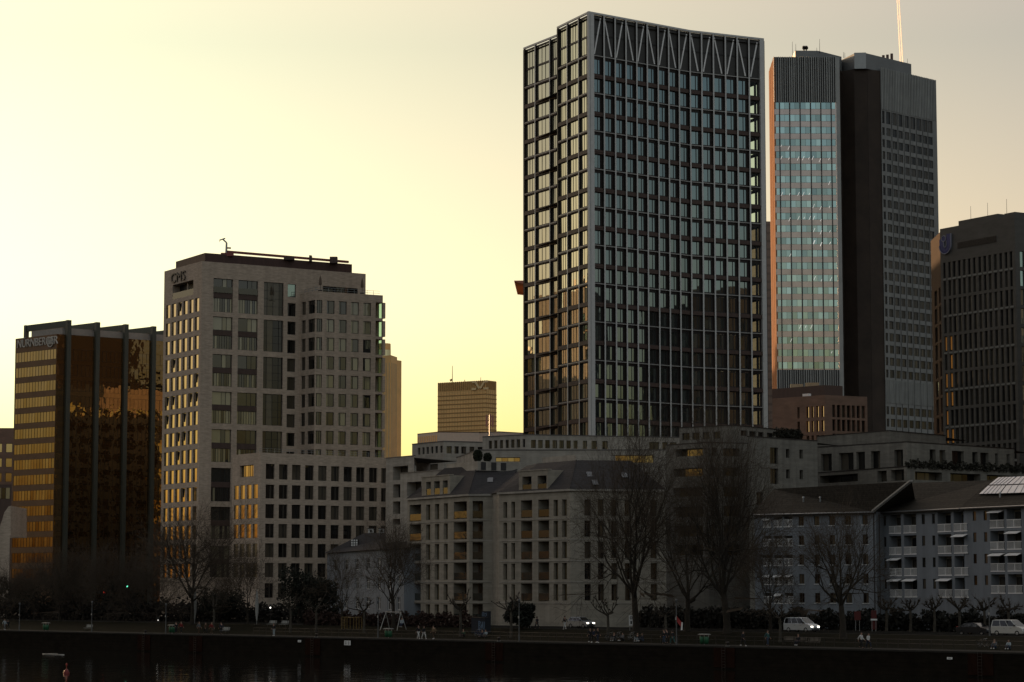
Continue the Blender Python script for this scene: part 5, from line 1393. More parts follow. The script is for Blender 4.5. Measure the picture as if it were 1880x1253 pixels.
big("bare tree beside the villa's left corner", 628, 19, 1010, 100, 16, kids=(6, 6, 6, 4, 2), group=RIV)
big("bare brownish tree in front of the office podium's ground floor", 455, 20, 1010, 105, 17, kids=(8, 7, 7, 5, 3), group=RIV, trunk=.2)
big("bare tree between the two tall crowns at centre right", 1262, 20, 865, 150, 18, kids=(8, 7, 7, 5, 3), group=RIV, trunk=.25)
big("bare tree before the left end of the white row house", 1415, 19, 985, 120, 19, kids=(8, 7, 7, 5, 3), group=RIV)
# thicket of bare trees at the foot of the bronze office
lab = ["leftmost bare thicket tree at the edge of the picture", "second bare thicket tree from the left edge", "bare thicket tree under the bronze office's left face", "bare thicket tree under the bronze office's first fin", "bare thicket tree under the bronze office's middle fins", "bare thicket tree under the bronze office's right fin", "bare thicket tree next to the grey office's left corner"]
for i, (px, inl, yt, w) in enumerate(((12, 22, 1045, 90), (62, 24, 1030, 95), (108, 22, 1012, 100), (152, 25, 1020, 95), (198, 23, 1008, 105), (246, 25, 1020, 95), (288, 22, 1000, 95))):
    big(lab[i], px, inl, yt, w, 30 + i, kids=(8, 7, 7, 5, 3), trunk=.16, group="thicket of bare trees before the bronze office")
# dark evergreen mass before the podium
def leafy(name, label, base, w, h, seed, n=2600, col=(.012, .013, .007), leaf=.2, cat="bush", group=None):
    t = thing(name, label, cat, base, group=group); rnd = random.Random(seed); m = MB()
    cl = [(rnd.uniform(-.36, .36)*w, rnd.uniform(-.3, .3)*w, rnd.uniform(.28, .78)*h, rnd.uniform(.16, .27)*w) for _ in range(13)]
    for k in range(n):
        cx, cy, cz, r = rnd.choice(cl); v = Vector((rnd.gauss(0, 1), rnd.gauss(0, 1), rnd.gauss(0, .8))).normalized()*r*rnd.uniform(.55, 1.1); c = Vector((cx, cy, cz)) + v
        if c.z < .1: continue
        nn = Vector((rnd.gauss(0, 1), rnd.gauss(0, 1), rnd.gauss(0, 1))).normalized(); x = nn.orthogonal().normalized()*leaf*rnd.uniform(.5, 1); y = nn.cross(x)*.6
        m.quad(c - x - y, c + x - y, c + x + y, c - x + y)
    local("crown", m, mat("evergreen_leaf", col, .9, var=.5, scale=.8), t)
    m = MB(); m.tube((0, 0, -.2), (0, 0, h*.5), .16, .08, cap=False)
    for cx, cy, cz, r in cl: m.tube((0, 0, h*.25), (cx, cy, cz), .06, .02, n=4, cap=False)
    local("trunk", m, m_bark, t)
for label, px, inl, yt, w, sd in (("dark evergreen mass before the grey office podium", 548, 24, 1028, 95, 3), ("dark round evergreen bush at the corner of the right limestone apartments", 957, 20, 1103, 52, 5), ("dark evergreen between the podium and the villa", 590, 26, 1050, 70, 6),
                                 ("dark evergreen under the bronze office's right side", 235, 29, 1035, 95, 7), ("dark evergreen under the bronze office's left side", 130, 30, 1040, 110, 8), ("dark evergreen at the left edge of the picture", 35, 31, 1055, 100, 9), ("dark low evergreen right of the grey office's left corner", 400, 29, 1075, 90, 10)):
    p, h = base_h(px, inl, yt); leafy("evergreen_bush", label, p, wid(p, w), h, sd, n=3400)
# pollarded planes: thick crooked arms ending in fists
def pollard(label, base, h, w, seed, group, arms=6, fine=1.0):
    rnd = random.Random(seed); t = thing("pollard_tree", label, "tree", base, group=group); tr, cr, tw = MB(), MB(), MB()
    H = h*.48; tr.tube((0, 0, -.2), (.05, 0, H*.5), .2, .16, n=8, cap=False); tr.tube((.05, 0, H*.5), (0, .04, H), .16, .15, n=8, cap=False)
    for j in range(arms):
        a = 6.283*(j + rnd.uniform(-.3, .3))/arms; el = rnd.uniform(.1, .9); L = w*.5*rnd.uniform(.6, 1.05)
        p = Vector((0, .04, H*rnd.uniform(.88, 1.0))); d = Vector((math.cos(a)*math.cos(el), math.sin(a)*math.cos(el), math.sin(el)))
        n = 5; r = .1
        for i in range(n):
            e = p + d*(L/n); e.z = min(e.z, h*.97); cr.tube(p, e, r, r*.86, n=6, cap=False); r *= .86; p = e; d = wander(rnd, d, .22, .12)
            if i in (1, 2, 3) and rnd.random() < .75:
                dd = wander(rnd, d, .8, .4); q = p + dd*L*.22; q.z = min(q.z, h*.95); cr.tube(p, q, r*.7, r*.6, n=5, cap=False); fist(cr, tw, rnd, q, r*1.5, dd, fine)
        fist(cr, tw, rnd, p, r*1.9, d, fine)
    local("trunk", tr, m_plane, t, True); c = local("crown", cr, m_bark, t, True); c2 = tw.build("twigs", m_twig); c2.parent = c
    return t
def fist(cr, tw, rnd, p, r, d, fine):
    r = max(r, .1)
    i = len(cr.v)
    ring = [(r*.5, -r), (r*1.0, -r*.3), (r*.95, r*.4), (r*.4, r)]
    x = d.orthogonal().normalized(); y = d.cross(x)
    for rr, z in ring:
        for k in range(6):
            a = k*1.0472; cr.v.append(tuple(p + d*z + (x*math.cos(a) + y*math.sin(a))*rr*rnd.uniform(.8, 1.2)))
    for j in range(3):
        for k in range(6): cr.f.append((i + j*6 + k, i + j*6 + (k+1) % 6, i + (j+1)*6 + (k+1) % 6, i + (j+1)*6 + k)); cr.m.append(0)
    cr.f.append(tuple(i + 18 + k for k in range(6))); cr.m.append(0)
    for k in range(int(5*fine)):
        dd = wander(rnd, d, .7, .3); tw.tube(p, p + dd*rnd.uniform(.25, .7), .014, .006, n=3, cap=False)
PG = "pollarded plane trees along the promenade"
for label, px, inl, yt, w, sd in (("pollarded plane left of the blue tagged block", 845, 9, 1062, 92, 1), ("pollarded plane in front of the dark round bush", 938, 9, 1060, 100, 2), ("pollarded plane in front of the silver car's nose", 1116, 9, 1072, 96, 3), ("pollarded plane beside the path lamp with red flags", 1222, 10, 1078, 90, 4),
                                  ("pollarded plane before the podium's left foot", 533, 10, 1066, 84, 5), ("pollarded plane before the evergreen mass", 580, 11, 1070, 84, 6), ("slim pollarded plane beside the spreading tree", 392, 11, 1070, 76, 7), ("pollarded plane right of the yellow climbing frame", 668, 12, 1078, 70, 8),
                                  ("pollarded plane before the white van's rear", 1432, 10, 1085, 84, 9)):
    p, h = base_h(px, inl, yt); pollard(label, p, h, wid(p, w), sd, PG)
PR = "row of knobbly pollards before the white row houses"
for label, px, sd in (("knobbly pollard at the joint of the first two row houses", 1628, 21), ("knobbly pollard before the row's left pair of balconies", 1672, 22), ("knobbly pollard between the balcony pairs", 1716, 23), ("knobbly pollard before the row's second pair of balconies", 1762, 24), ("knobbly pollard before the solar roofed row house", 1808, 25), ("knobbly pollard above the white van at the right edge", 1852, 26)):
    p, h = base_h(px, 31.5, 1064 + (px % 5)*2); pollard(label, p, h, wid(p, 62), sd, PR, arms=9, fine=1.6)
# hedges and undergrowth
def hedge_line(name, label, px0, px1, inl, h, wdt, n, seed, col, leaf=.16):
    a, b = G(px0, inl), G(px1, inl); hedge(name, label, a, b, a.z, h, wdt, n, seed, col, leaf)
hedge_line("park_hedge", "reddish brown winter hedge behind the playground", 560, 870, 20.8, 2.3, 1.2, 6000, 1, (.035, .016, .01))
hedge_line("park_hedge", "dark undergrowth at the foot of the white row houses", 1385, 1940, 33.6, 3.0, 2.2, 9000, 2, (.012, .011, .007), .2)
hedge_line("park_hedge", "dark undergrowth below the bare thicket at the left", -30, 345, 27, 4.2, 3.0, 9000, 3, (.014, .010, .006), .2)
hedge_line("park_hedge", "dark hedge along the foot of the grey office podium", 330, 620, 31, 3.4, 2.0, 6000, 4, (.014, .011, .007), .2)
hedge_line("park_hedge", "dark hedge under the tallest bare tree", 1170, 1400, 33, 3.2, 2.0, 5000, 5, (.013, .011, .007), .2)
# ------------------------------------------------------------------ cars
m_tyre = mat("tyre", (.012, .012, .012), .9); m_rim = mat("rim", (.3, .3, .31), .35, metal=.8, var=.05)
m_carglass = glass("car_glass", (.01, .011, .012), None, .2, ior=1.7)
m_lamp = glow("headlight_lit", (1.0, .9, .75), 5.0); m_lamp_off = mat("headlight_lens", (.5, .5, .5), .2); m_tail = mat("tail_light", (.3, .01, .01), .3)
def car(name, label, px, inland, paint, prof, cabin, L, Wd, lights, cat="car", rot=0.0, roof_w=.78):
    p = G(px, inland); t = thing(name, label, cat, p, QANG + rot)
    # prof: body side outline (x, z) clockwise from rear bottom; cabin: (x, z) greenhouse outline, bottom first
    hw = Wd/2; b = MB()
    def loft(mb, out, rings, m=0):
        n = len(out); cx = sum(x for x, z in out)/n; cz = sum(z for x, z in out)/n; idx = []
        for y, s in rings:
            i = len(mb.v); mb.v += [(cx + (x - cx)*s, y, cz + (z - cz)*s) for x, z in out]; idx.append(i)
        for a, c in zip(idx, idx[1:]):
            for k in range(n): mb.f.append((a + k, a + (k+1) % n, c + (k+1) % n, c + k)); mb.m.append(m)
        for i in (idx[0], idx[-1]): mb.f.append(tuple(i + k for k in range(n))); mb.m.append(m)
    loft(b, prof, [(-hw, .965), (-hw*.93, 1.0), (hw*.93, 1.0), (hw, .965)])
    # greenhouse: narrower towards the roof
    zc0 = min(z for x, z in cabin); zc1 = max(z for x, z in cabin); i = len(b.v); n = len(cabin)
    wz = lambda z: hw*(.95 - (.95 - roof_w)*((z - zc0)/(zc1 - zc0)))
    for sg in (-1, 1): b.v += [(x, sg*wz(z), z) for x, z in cabin]
    for k in range(n): b.f.append((i + k, i + (k+1) % n, i + n + (k+1) % n, i + n + k)); b.m.append(0)
    b.f.append(tuple(range(i, i + n))); b.m.append(0); b.f.append(tuple(range(i + n, i + 2*n))); b.m.append(0)
    local("body", b, paint, t, False)
    # glass
    def inset(pts, s):
        cx = sum(q[0] for q in pts)/len(pts); cz = sum(q[1] for q in pts)/len(pts); return [(cx + (x - cx)*s, cz + (z - cz)*s) for x, z in pts]
    lo, hi = zc0 + .04, zc1 - .1
    x_r, x_f = cabin[0][0], cabin[-1][0]; xr2, xf2 = cabin[1][0], cabin[-2][0]
    def xl(z, a, c): return a + (c - a)*(z - zc0)/(zc1 - zc0)
    cuts = [0.0, .36, .68, 1.0]
    for sg in (-1, 1):
        for c0, c1 in zip(cuts, cuts[1:]):
            q = MB(); pts = []
            for z, e in ((lo, 0), (lo, 1), (hi, 1), (hi, 0)):
                a = xl(z, x_r, xr2) + .08; c = xl(z, x_f, xf2) - .1; u = (c0 + .015 if not e else c1 - .015); pts.append((a + (c - a)*u, sg*(wz(z) + .012), z))
            q.poly(pts); local("side_window", q, m_carglass, t)
    for nm, xa, xb, off in (("windscreen", x_f, xf2, .014), ("rear_window", x_r, xr2, -.014)):
        q = MB(); pts = []
        for z, y in ((zc0 + .05, -1), (zc0 + .05, 1), (zc1 - .06, 1), (zc1 - .06, -1)): pts.append((xl(z, xa, xb) + off, y*wz(z)*.88, z + abs(off)*.5))
        q.poly(pts); local(nm, q, m_carglass, t)
    R_ = .31
    for x in (-L*.31, L*.315):
        for sg in (-1, 1):
            o = bpy.data.objects.new("wheel", None); COL.objects.link(o); o.parent = t; o.location = (x, sg*(hw - .09), R_); o.rotation_euler = (math.pi/2, 0, 0)
            q = MB(); q.lathe([(R_*.62, -.11), (R_*.95, -.11), (R_, -.07), (R_, .07), (R_*.95, .11), (R_*.62, .11), (R_*.62, -.11)], 18); local("tyre", q, m_tyre, o, True)
            q = MB(); q.lathe([(0, -.09), (R_*.63, -.085), (R_*.63, .085), (0, .09)], 12)
            for k in range(5): a = k*1.2566; q.box(-.02, -.02, -.105, .02, .02, .105)
            local("rim", q, m_rim, o)
    xf = max(x for x, z in prof); xr = min(x for x, z in prof)
    for sg in (-1, 1):
        q = MB(); y = sg*hw*.68; q.box(xf - .16, y - .17, .62, xf - .005, y + .17, .78); local("headlight", q, m_lamp if lights else m_lamp_off, t)
        q = MB(); q.box(xr + .0, y - .12, .72, xr + .1, y + .14, 1.0); local("tail_light", q, m_tail, t)
        q = MB(); q.box(x_f - .35, sg*(hw*.95), zc0 + .02, x_f - .2, sg*(hw*.95 + .2), zc0 + .2); local("wing_mirror", q, m_black_frame, t)
        for dx in (-.35, .55): q = MB(); q.box(dx - .1, sg*(hw*.998), .86, dx + .08, sg*(hw*1.012), .89); local("door_handle", q, m_black_frame, t)
    q = MB(); q.box(xf - .1, -hw*.8, .22, xf + .03, hw*.8, .42); local("front_bumper", q, m_black_frame, t)
    q = MB(); q.box(xf - .02, -hw*.35, .48, xf + .02, hw*.35, .62); local("grille", q, m_black_frame, t)
    q = MB(); q.box(xr - .03, -hw*.8, .25, xr + .1, hw*.8, .42); local("rear_bumper", q, m_black_frame, t)
    return t
def paint(name, c, metal=.2): return mat(name, c, .3, metal=metal, var=.03)
VAN = ([(-2.2, .28), (-2.22, .7), (-2.2, 1.08), (1.2, 1.08), (1.75, 1.0), (2.1, .82), (2.2, .55), (2.18, .28)], [(-2.18, 1.07), (-2.05, 1.75), (-1.6, 1.83), (.2, 1.83), (.45, 1.78), (1.35, 1.07)])
HAT = ([(-1.9, .28), (-1.95, .7), (-1.88, .98), (.8, .98), (1.45, .9), (1.85, .72), (1.92, .5), (1.9, .28)], [(-1.85, .97), (-1.55, 1.42), (-1.1, 1.52), (.0, 1.52), (.2, 1.48), (1.0, .97)])
SAL = ([(-2.2, .28), (-2.25, .65), (-2.15, .95), (1.0, .95), (1.7, .86), (2.15, .7), (2.25, .48), (2.2, .28)], [(-1.75, .94), (-1.1, 1.36), (-.7, 1.43), (.15, 1.43), (.35, 1.38), (1.2, .94)])
car("van", "white people carrier driving on the riverside road with lit headlights", 1472, 24.2, paint("white_car_paint", (.62, .64, .66)), *VAN, 4.4, 1.8, True, "van")
car("van", "white van at the right edge of the picture, windscreen to the right", 1857, 22.9, paint("cream_car_paint", (.52, .51, .48)), *VAN, 4.4, 1.8, False, "van")
car("parked_car", "silver hatchback with bright headlights in front of the right limestone house", 1067, 28.5, paint("silver_car_paint", (.36, .37, .38), .5), *HAT, 3.9, 1.7, True)
car("parked_car", "dark saloon beside the white van at the right edge", 1792, 23.6, paint("black_car_paint", (.015, .016, .02)), *SAL, 4.5, 1.8, False)
# ------------------------------------------------------------------ people
def skin_mesh(name, V, E, RAD, sub=1):
    me = bpy.data.meshes.new(name); me.from_pydata([tuple(v) for v in V], E, []); o = bpy.data.objects.new(name, me); COL.objects.link(o)
    md = o.modifiers.new("skin", 'SKIN'); md.use_smooth_shade = True
    sv = me.skin_vertices[0].data
    for k, r in enumerate(RAD): sv[k].radius = (r, r) if not isinstance(r, tuple) else r
    sv[0].use_root = True
    if sub: o.modifiers.new("sub", 'SUBSURF').levels = sub
    dg = bpy.context.evaluated_depsgraph_get(); dg.update(); ev = o.evaluated_get(dg); out = bpy.data.meshes.new_from_object(ev); out.name = name
    bpy.data.objects.remove(o); return out
m_skin = mat("skin", (.35, .2, .14), .6, var=.05); m_hair = mat("hair", (.03, .02, .014), .8)
CLOTH = {n: mat("cloth_" + n, c, .9, var=.1) for n, c in dict(black=(.012, .012, .014), navy=(.014, .018, .035), red=(.16, .012, .012), tan=(.17, .115, .065), white=(.55, .54, .52), grey=(.11, .11, .115), jeans=(.03, .045, .075), pale=(.3, .34, .36), green=(.03, .06, .03), brown=(.06, .035, .02), teal=(.03, .09, .09)).items()}
def pose_points(kind, ph):
    s = math.sin(ph); up = .93
    P = dict(pelvis=(0, 0, up), spine=(0, .0, up + .22), chest=(0, .02, up + .42), neck=(0, .03, up + .57), head=(0, .05, up + .69), crown=(0, .045, up + .80))
    for sg, n in ((-1, 'l'), (1, 'r')):
        w = s*sg
        P[n+'sh'] = (sg*.19, .02, up + .48); P[n+'hip'] = (sg*.095, 0, up - .05)
        if kind == 'walk':
            P[n+'el'] = (sg*.25, -.10 - w*.12, up + .21); P[n+'wr'] = (sg*.25, .04 - w*.26, up + .0)
            P[n+'kn'] = (sg*.1, .06 + w*.2, .50 + abs(w)*.02); P[n+'an'] = (sg*.1, -.02 + w*.34, .09 + (.07 if w < 0 else 0))
        elif kind == 'stand':
            P[n+'el'] = (sg*.25, -.03, up + .21); P[n+'wr'] = (sg*.2, .15 + .1*(sg > 0), up + .06)
            P[n+'kn'] = (sg*.1, .03, .5); P[n+'an'] = (sg*.11, 0, .09)
        elif kind == 'sit':         # sitting on the ground or a low seat, knees up
            P[n+'el'] = (sg*.27, .12, up + .22); P[n+'wr'] = (sg*.15, .36, up + .14)
            P[n+'kn'] = (sg*.16, .42, up + .24); P[n+'an'] = (sg*.15, .52, up - .12)
        elif kind == 'bench':
            P[n+'el'] = (sg*.25, .03, up + .2); P[n+'wr'] = (sg*.13, .28, up + .06)
            P[n+'kn'] = (sg*.12, .44, up + .02); P[n+'an'] = (sg*.12, .42, up - .40)
    drop = {'sit': up - .2, 'bench': up - .52}.get(kind, 0)
    return {k: Vector((v[0], v[1], v[2] - drop)) for k, v in P.items()}
def proto_person(kind, ph, tall=1.0, longhair=False):
    P = {k: v*tall for k, v in pose_points(kind, ph).items()}
    V, E, RD, ix = [], [], [], {}
    def add(k, v, r, par=None):
        ix[k] = len(V); V.append(v); RD.append(r)
        if par is not None: E.append((ix[par], ix[k]))
    add('pelvis', P['pelvis'], (.14, .11)); add('spine', P['spine'], (.125, .095), 'pelvis'); add('chest', P['chest'], (.15, .11), 'spine'); add('neck', P['neck'], .055, 'chest')
    add('head', P['head'], (.078, .095), 'neck'); add('crown', P['crown'], (.07, .08), 'head')
    add('nose', P['head'] + Vector((0, .115, -.005)), .016, 'head')
    for n, sg in (('l', -1), ('r', 1)):
        add(n+'ear', P['head'] + Vector((sg*.088, 0, 0)), .018, 'head')
        add(n+'sh', P[n+'sh'], .062, 'chest'); add(n+'el', P[n+'el'], .043, n+'sh'); add(n+'wr', P[n+'wr'], .03, n+'el')
        d = (P[n+'wr'] - P[n+'el']).normalized(); palm = P[n+'wr'] + d*.07; add(n+'palm', palm, (.036, .018), n+'wr')
        side = Vector((0, 1, 0)); side = (side - d*side.dot(d)).normalized()
        for f, (o, l) in enumerate(((-.03, .062), (-.011, .075), (.01, .08), (.03, .07))):
            add(n+'f%d' % f, palm + d*.045 + side*o, .0095, n+'palm'); add(n+'g%d' % f, palm + d*(.045 + l) + side*o + Vector((-sg*.02, 0, 0)), .008, n+'f%d' % f)
        add(n+'t', P[n+'wr'] + d*.05 + side*.05, .010, n+'palm'); add(n+'t2', P[n+'wr'] + d*.09 + side*.068, .008, n+'t')
        add(n+'hip', P[n+'hip'], .095, 'pelvis'); add(n+'kn', P[n+'kn'], .06, n+'hip'); add(n+'an', P[n+'an'], .04, n+'kn')
        add(n+'toe', P[n+'an'] + Vector((0, .15, -.045)), .035, n+'an')
    body = skin_mesh("body", V, E, RD)
    def piece(name, spec, edges):
        ks = list(spec); return skin_mesh(name, [P[k] if k in P else ex[k] for k in ks], [(ks.index(a), ks.index(b)) for a, b in edges], [spec[k] for k in ks])
    ex = {'hem': P['pelvis'] + Vector((0, 0, -.06))}
    cuff = {n: P[n+'wr'].lerp(P[n+'el'], .08) for n in 'lr'}; ex.update({'lcuff': cuff['l'], 'rcuff': cuff['r'], 'col': P['neck'].lerp(P['chest'], .35)})
    ex.update({n+'ank': P[n+'an'].lerp(P[n+'kn'], .08) for n in 'lr'})
    jacket = piece("jacket", {'spine': (.155, .125), 'hem': (.165, .14), 'chest': (.17, .135), 'col': .08, 'lsh': .08, 'rsh': .08, 'lel': .06, 'rel': .06, 'lcuff': .046, 'rcuff': .046},
                   [('spine', 'hem'), ('spine', 'chest'), ('chest', 'col'), ('chest', 'lsh'), ('chest', 'rsh'), ('lsh', 'lel'), ('rsh', 'rel'), ('lel', 'lcuff'), ('rel', 'rcuff')])
    trousers = piece("trousers", {'pelvis': (.15, .125), 'lhip': .108, 'rhip': .108, 'lkn': .078, 'rkn': .078, 'lank': .058, 'rank': .058},
                     [('pelvis', 'lhip'), ('pelvis', 'rhip'), ('lhip', 'lkn'), ('rhip', 'rkn'), ('lkn', 'lank'), ('rkn', 'rank')])
    sh = MB()
    for n in 'lr':
        a = P[n+'an']; c = a + Vector((0, .06, -.05)); i = len(sh.v)
        for z, rx, ry in ((-.04, .045, .13), (0, .05, .135), (.04, .042, .09), (.06, .02, .04)):
            for k in range(10): sh.v.append((c.x + rx*math.cos(k*.6283), c.y + ry*math.sin(k*.6283), c.z + z))
        for j in range(3):
            for k in range(10): sh.f.append((i + j*10 + k, i + j*10 + (k+1) % 10, i + j*10 + 10 + (k+1) % 10, i + j*10 + 10 + k)); sh.m.append(0)
        sh.f.append(tuple(i + 9 - k for k in range(10))); sh.f.append(tuple(i + 30 + k for k in range(10))); sh.m += [0, 0]
    hr = MB(); h = P['crown'].lerp(P['head'], .4) + Vector((0, -.018, .01)); i = 0
    low = -.2 if longhair else -.05
    for z, r in ((low, .075), (-.02, .108), (.03, .106), (.075, .075), (.1, .02)):
        for k in range(12): 
            a = k*.5236; y = math.sin(a)*r*1.12
            if z < .05 and y > .03: y = .03 if z < .0 else y*.8
            hr.v.append((h.x + math.cos(a)*r, h.y + y, h.z + z))
    for j in range(4):
        for k in range(12): hr.f.append((j*12 + k, j*12 + (k+1) % 12, j*12 + 12 + (k+1) % 12, j*12 + 12 + k)); hr.m.append(0)
    hr.f.append(tuple(48 + k for k in range(12))); hr.m.append(0)
    fc = MB()
    for sg in (-1, 1): e = P['head'] + Vector((sg*.032, .088, .02)); fc.hexa([(e.x - .012, e.y - .01, e.z - .006), (e.x + .012, e.y - .01, e.z - .006), (e.x + .012, e.y + .008, e.z - .006), (e.x - .012, e.y + .008, e.z - .006), (e.x - .012, e.y - .01, e.z + .006), (e.x + .012, e.y - .01, e.z + .006), (e.x + .012, e.y + .008, e.z + .006), (e.x - .012, e.y + .008, e.z + .006)])
    def tomesh(n, mb):
        me = bpy.data.meshes.new(n); me.from_pydata(mb.v, [], mb.f); return me
    return dict(body=body, jacket=jacket, trousers=trousers, shoes=tomesh("shoes", sh), hair=tomesh("hair", hr), eyes=tomesh("eyes", fc))
PROTO = {'walk_a': proto_person('walk', 1.2), 'walk_b': proto_person('walk', -1.3, .95, True), 'walk_c': proto_person('walk', .6, 1.03), 'stand': proto_person('stand', 0), 'stand_b': proto_person('stand', 0, .93, True), 'sit': proto_person('sit', 0), 'sit_b': proto_person('sit', 0, .95, True), 'bench': proto_person('bench', 0)}
for pr in PROTO.values():
    for me in pr.values():
        me.materials.clear(); me.materials.append(m_skin)
        me.polygons.foreach_set("use_smooth", [True]*len(me.polygons))
def person(label, pose, px, inland, face, top, legs, shoes="black", group=None, dz=0.0, hair=m_hair):
    """face: heading in degrees, 0 = along the quay to the right and towards the viewer"""
    t = thing("person", label, "person", G(px, inland, dz), QANG + R(face) - math.pi/2, group)
    for part, me in PROTO[pose].items():
        o = bpy.data.objects.new(part, me); COL.objects.link(o); o.parent = t
        o.material_slots[0].link = 'OBJECT'
        o.material_slots[0].material = dict(body=m_skin, jacket=CLOTH[top], trousers=CLOTH[legs], shoes=CLOTH[shoes], hair=hair, eyes=m_black_frame)[part]
    return t
PW = "people walking on the promenade"
person("person in a pale jacket walking at the left edge of the picture", 'walk_a', 8, 3.0, 0, "pale", "grey", "white", PW)
person("person in a dark coat walking behind the pale jacket at the left edge", 'walk_b', 14, 3.6, 180, "black", "black", group=PW)
person("person in black standing by the green bin under the grey office corner", 'stand', 323, 3.0, 180, "black", "black", group=PW)
person("person in a red jacket walking beside the green bin", 'walk_a', 332, 4.4, 0, "red", "black", group=PW)
person("person in a grey coat in the group below the spreading tree", 'walk_c', 365, 3.2, 10, "grey", "brown", group=PW)
person("person in a brown coat in the group below the spreading tree", 'walk_b', 377, 3.0, 0, "brown", "black", group=PW)
person("person in a reddish brown coat at the right of the group below the spreading tree", 'walk_a', 388, 3.4, 5, "red", "brown", group=PW)
person("person in a navy coat following the group below the spreading tree", 'walk_c', 406, 3.0, 180, "navy", "black", group=PW)
person("person in pale trousers standing alone on the promenade left of the railing", 'stand', 503, 2.6, -90, "black", "pale", "white", PW)
person("child in a pale jacket sitting on the swing", 'bench', 738, 15.0, -60, "pale", "jeans", "white", dz=.45)
person("person in a black jacket bending over a pram left of the tan coat", 'walk_a', 768, 2.8, 0, "black", "white", "white", PW)
person("person in black with white trousers next to the tan coat", 'walk_b', 778, 2.8, 0, "black", "white", "white", PW)
person("person in a tan coat walking alone left of the first pollard", 'walk_c', 796, 2.6, 180, "tan", "brown", "white", PW)
PS = "people sitting on the lawn"
person("person in dark green sitting on the lawn left of the tagged block", 'sit', 851, 9.0, -70, "green", "black", group=PS)
person("person in pale grey sitting on the lawn in front of the tagged block", 'sit_b', 892, 9.2, -70, "pale", "grey", group=PS)
person("person in navy sitting by a bicycle right of the tagged block", 'sit', 886, 9.0, -100, "navy", "jeans", group=PS)
person("person all in black walking on the far path by the dark round bush", 'walk_b', 986, 19.5, 180, "black", "black")
person("person with white trousers walking on the far path behind the silver car", 'walk_a', 1037, 19.8, 180, "black", "white", "white")
person("person in black with white shoes, left one of the trio under the pollard", 'walk_a', 1083, 2.6, 0, "black", "black", "white", PW)
person("person in navy with white shoes, middle one of the trio under the pollard", 'walk_b', 1090, 3.0, 0, "navy", "black", "white", PW)
person("person in black with white shoes, right one of the trio under the pollard", 'walk_c', 1097, 2.5, 0, "black", "navy", "white", PW)
person("person in black sitting between two bicycles on the lawn", 'sit', 1128, 8.2, -80, "black", "grey", "white", PS)
person("person in grey sitting at the right end of the bicycles on the lawn", 'sit_b', 1144, 8.4, -110, "grey", "black", "white", PS)
person("person in pale trousers sitting right of the second bicycle", 'sit', 1171, 8.0, -80, "black", "pale", "white", PS)
person("person in navy sitting close to the pale trousers", 'sit_b', 1180, 8.3, -120, "navy", "jeans", "white", PS)
person("person in a black coat and jeans walking left of the path lamp", 'walk_a', 1219, 3.2, 180, "black", "jeans", group=PW)
person("person in black carrying nothing, half behind the couple left of the path lamp", 'walk_c', 1224, 4.2, 180, "black", "black", group=PW)
person("person with teal trousers walking just left of the path lamp", 'walk_b', 1235, 3.0, 180, "black", "teal", group=PW)
person("person in black with white shoes walking right of the green bin", 'walk_b', 1364, 2.2, 0, "black", "black", "white", PW)
person("person in a teal jacket walking below the left end of the row houses", 'walk_c', 1409, 3.4, 0, "teal", "jeans", group=PW)
person("person in dark clothes sitting on the bench below the white people carrier", 'bench', 1466, 7.0, -90, "black", "navy", "white")
person("person in a black and white jacket, left one of the pair below the red panels", 'walk_a', 1581, 2.8, 0, "white", "black", group=PW)
person("person in a black and white jacket, right one of the pair below the red panels", 'walk_b', 1594, 2.6, 0, "white", "navy", group=PW)
person("person in grey sitting on the lawn below the dark saloon", 'sit', 1826, 8.0, -80, "grey", "jeans", "white", PS)
person("person in pale blue sitting on the lawn below the white van at the right edge", 'sit_b', 1852, 8.0, -80, "pale", "jeans", "white", PS)
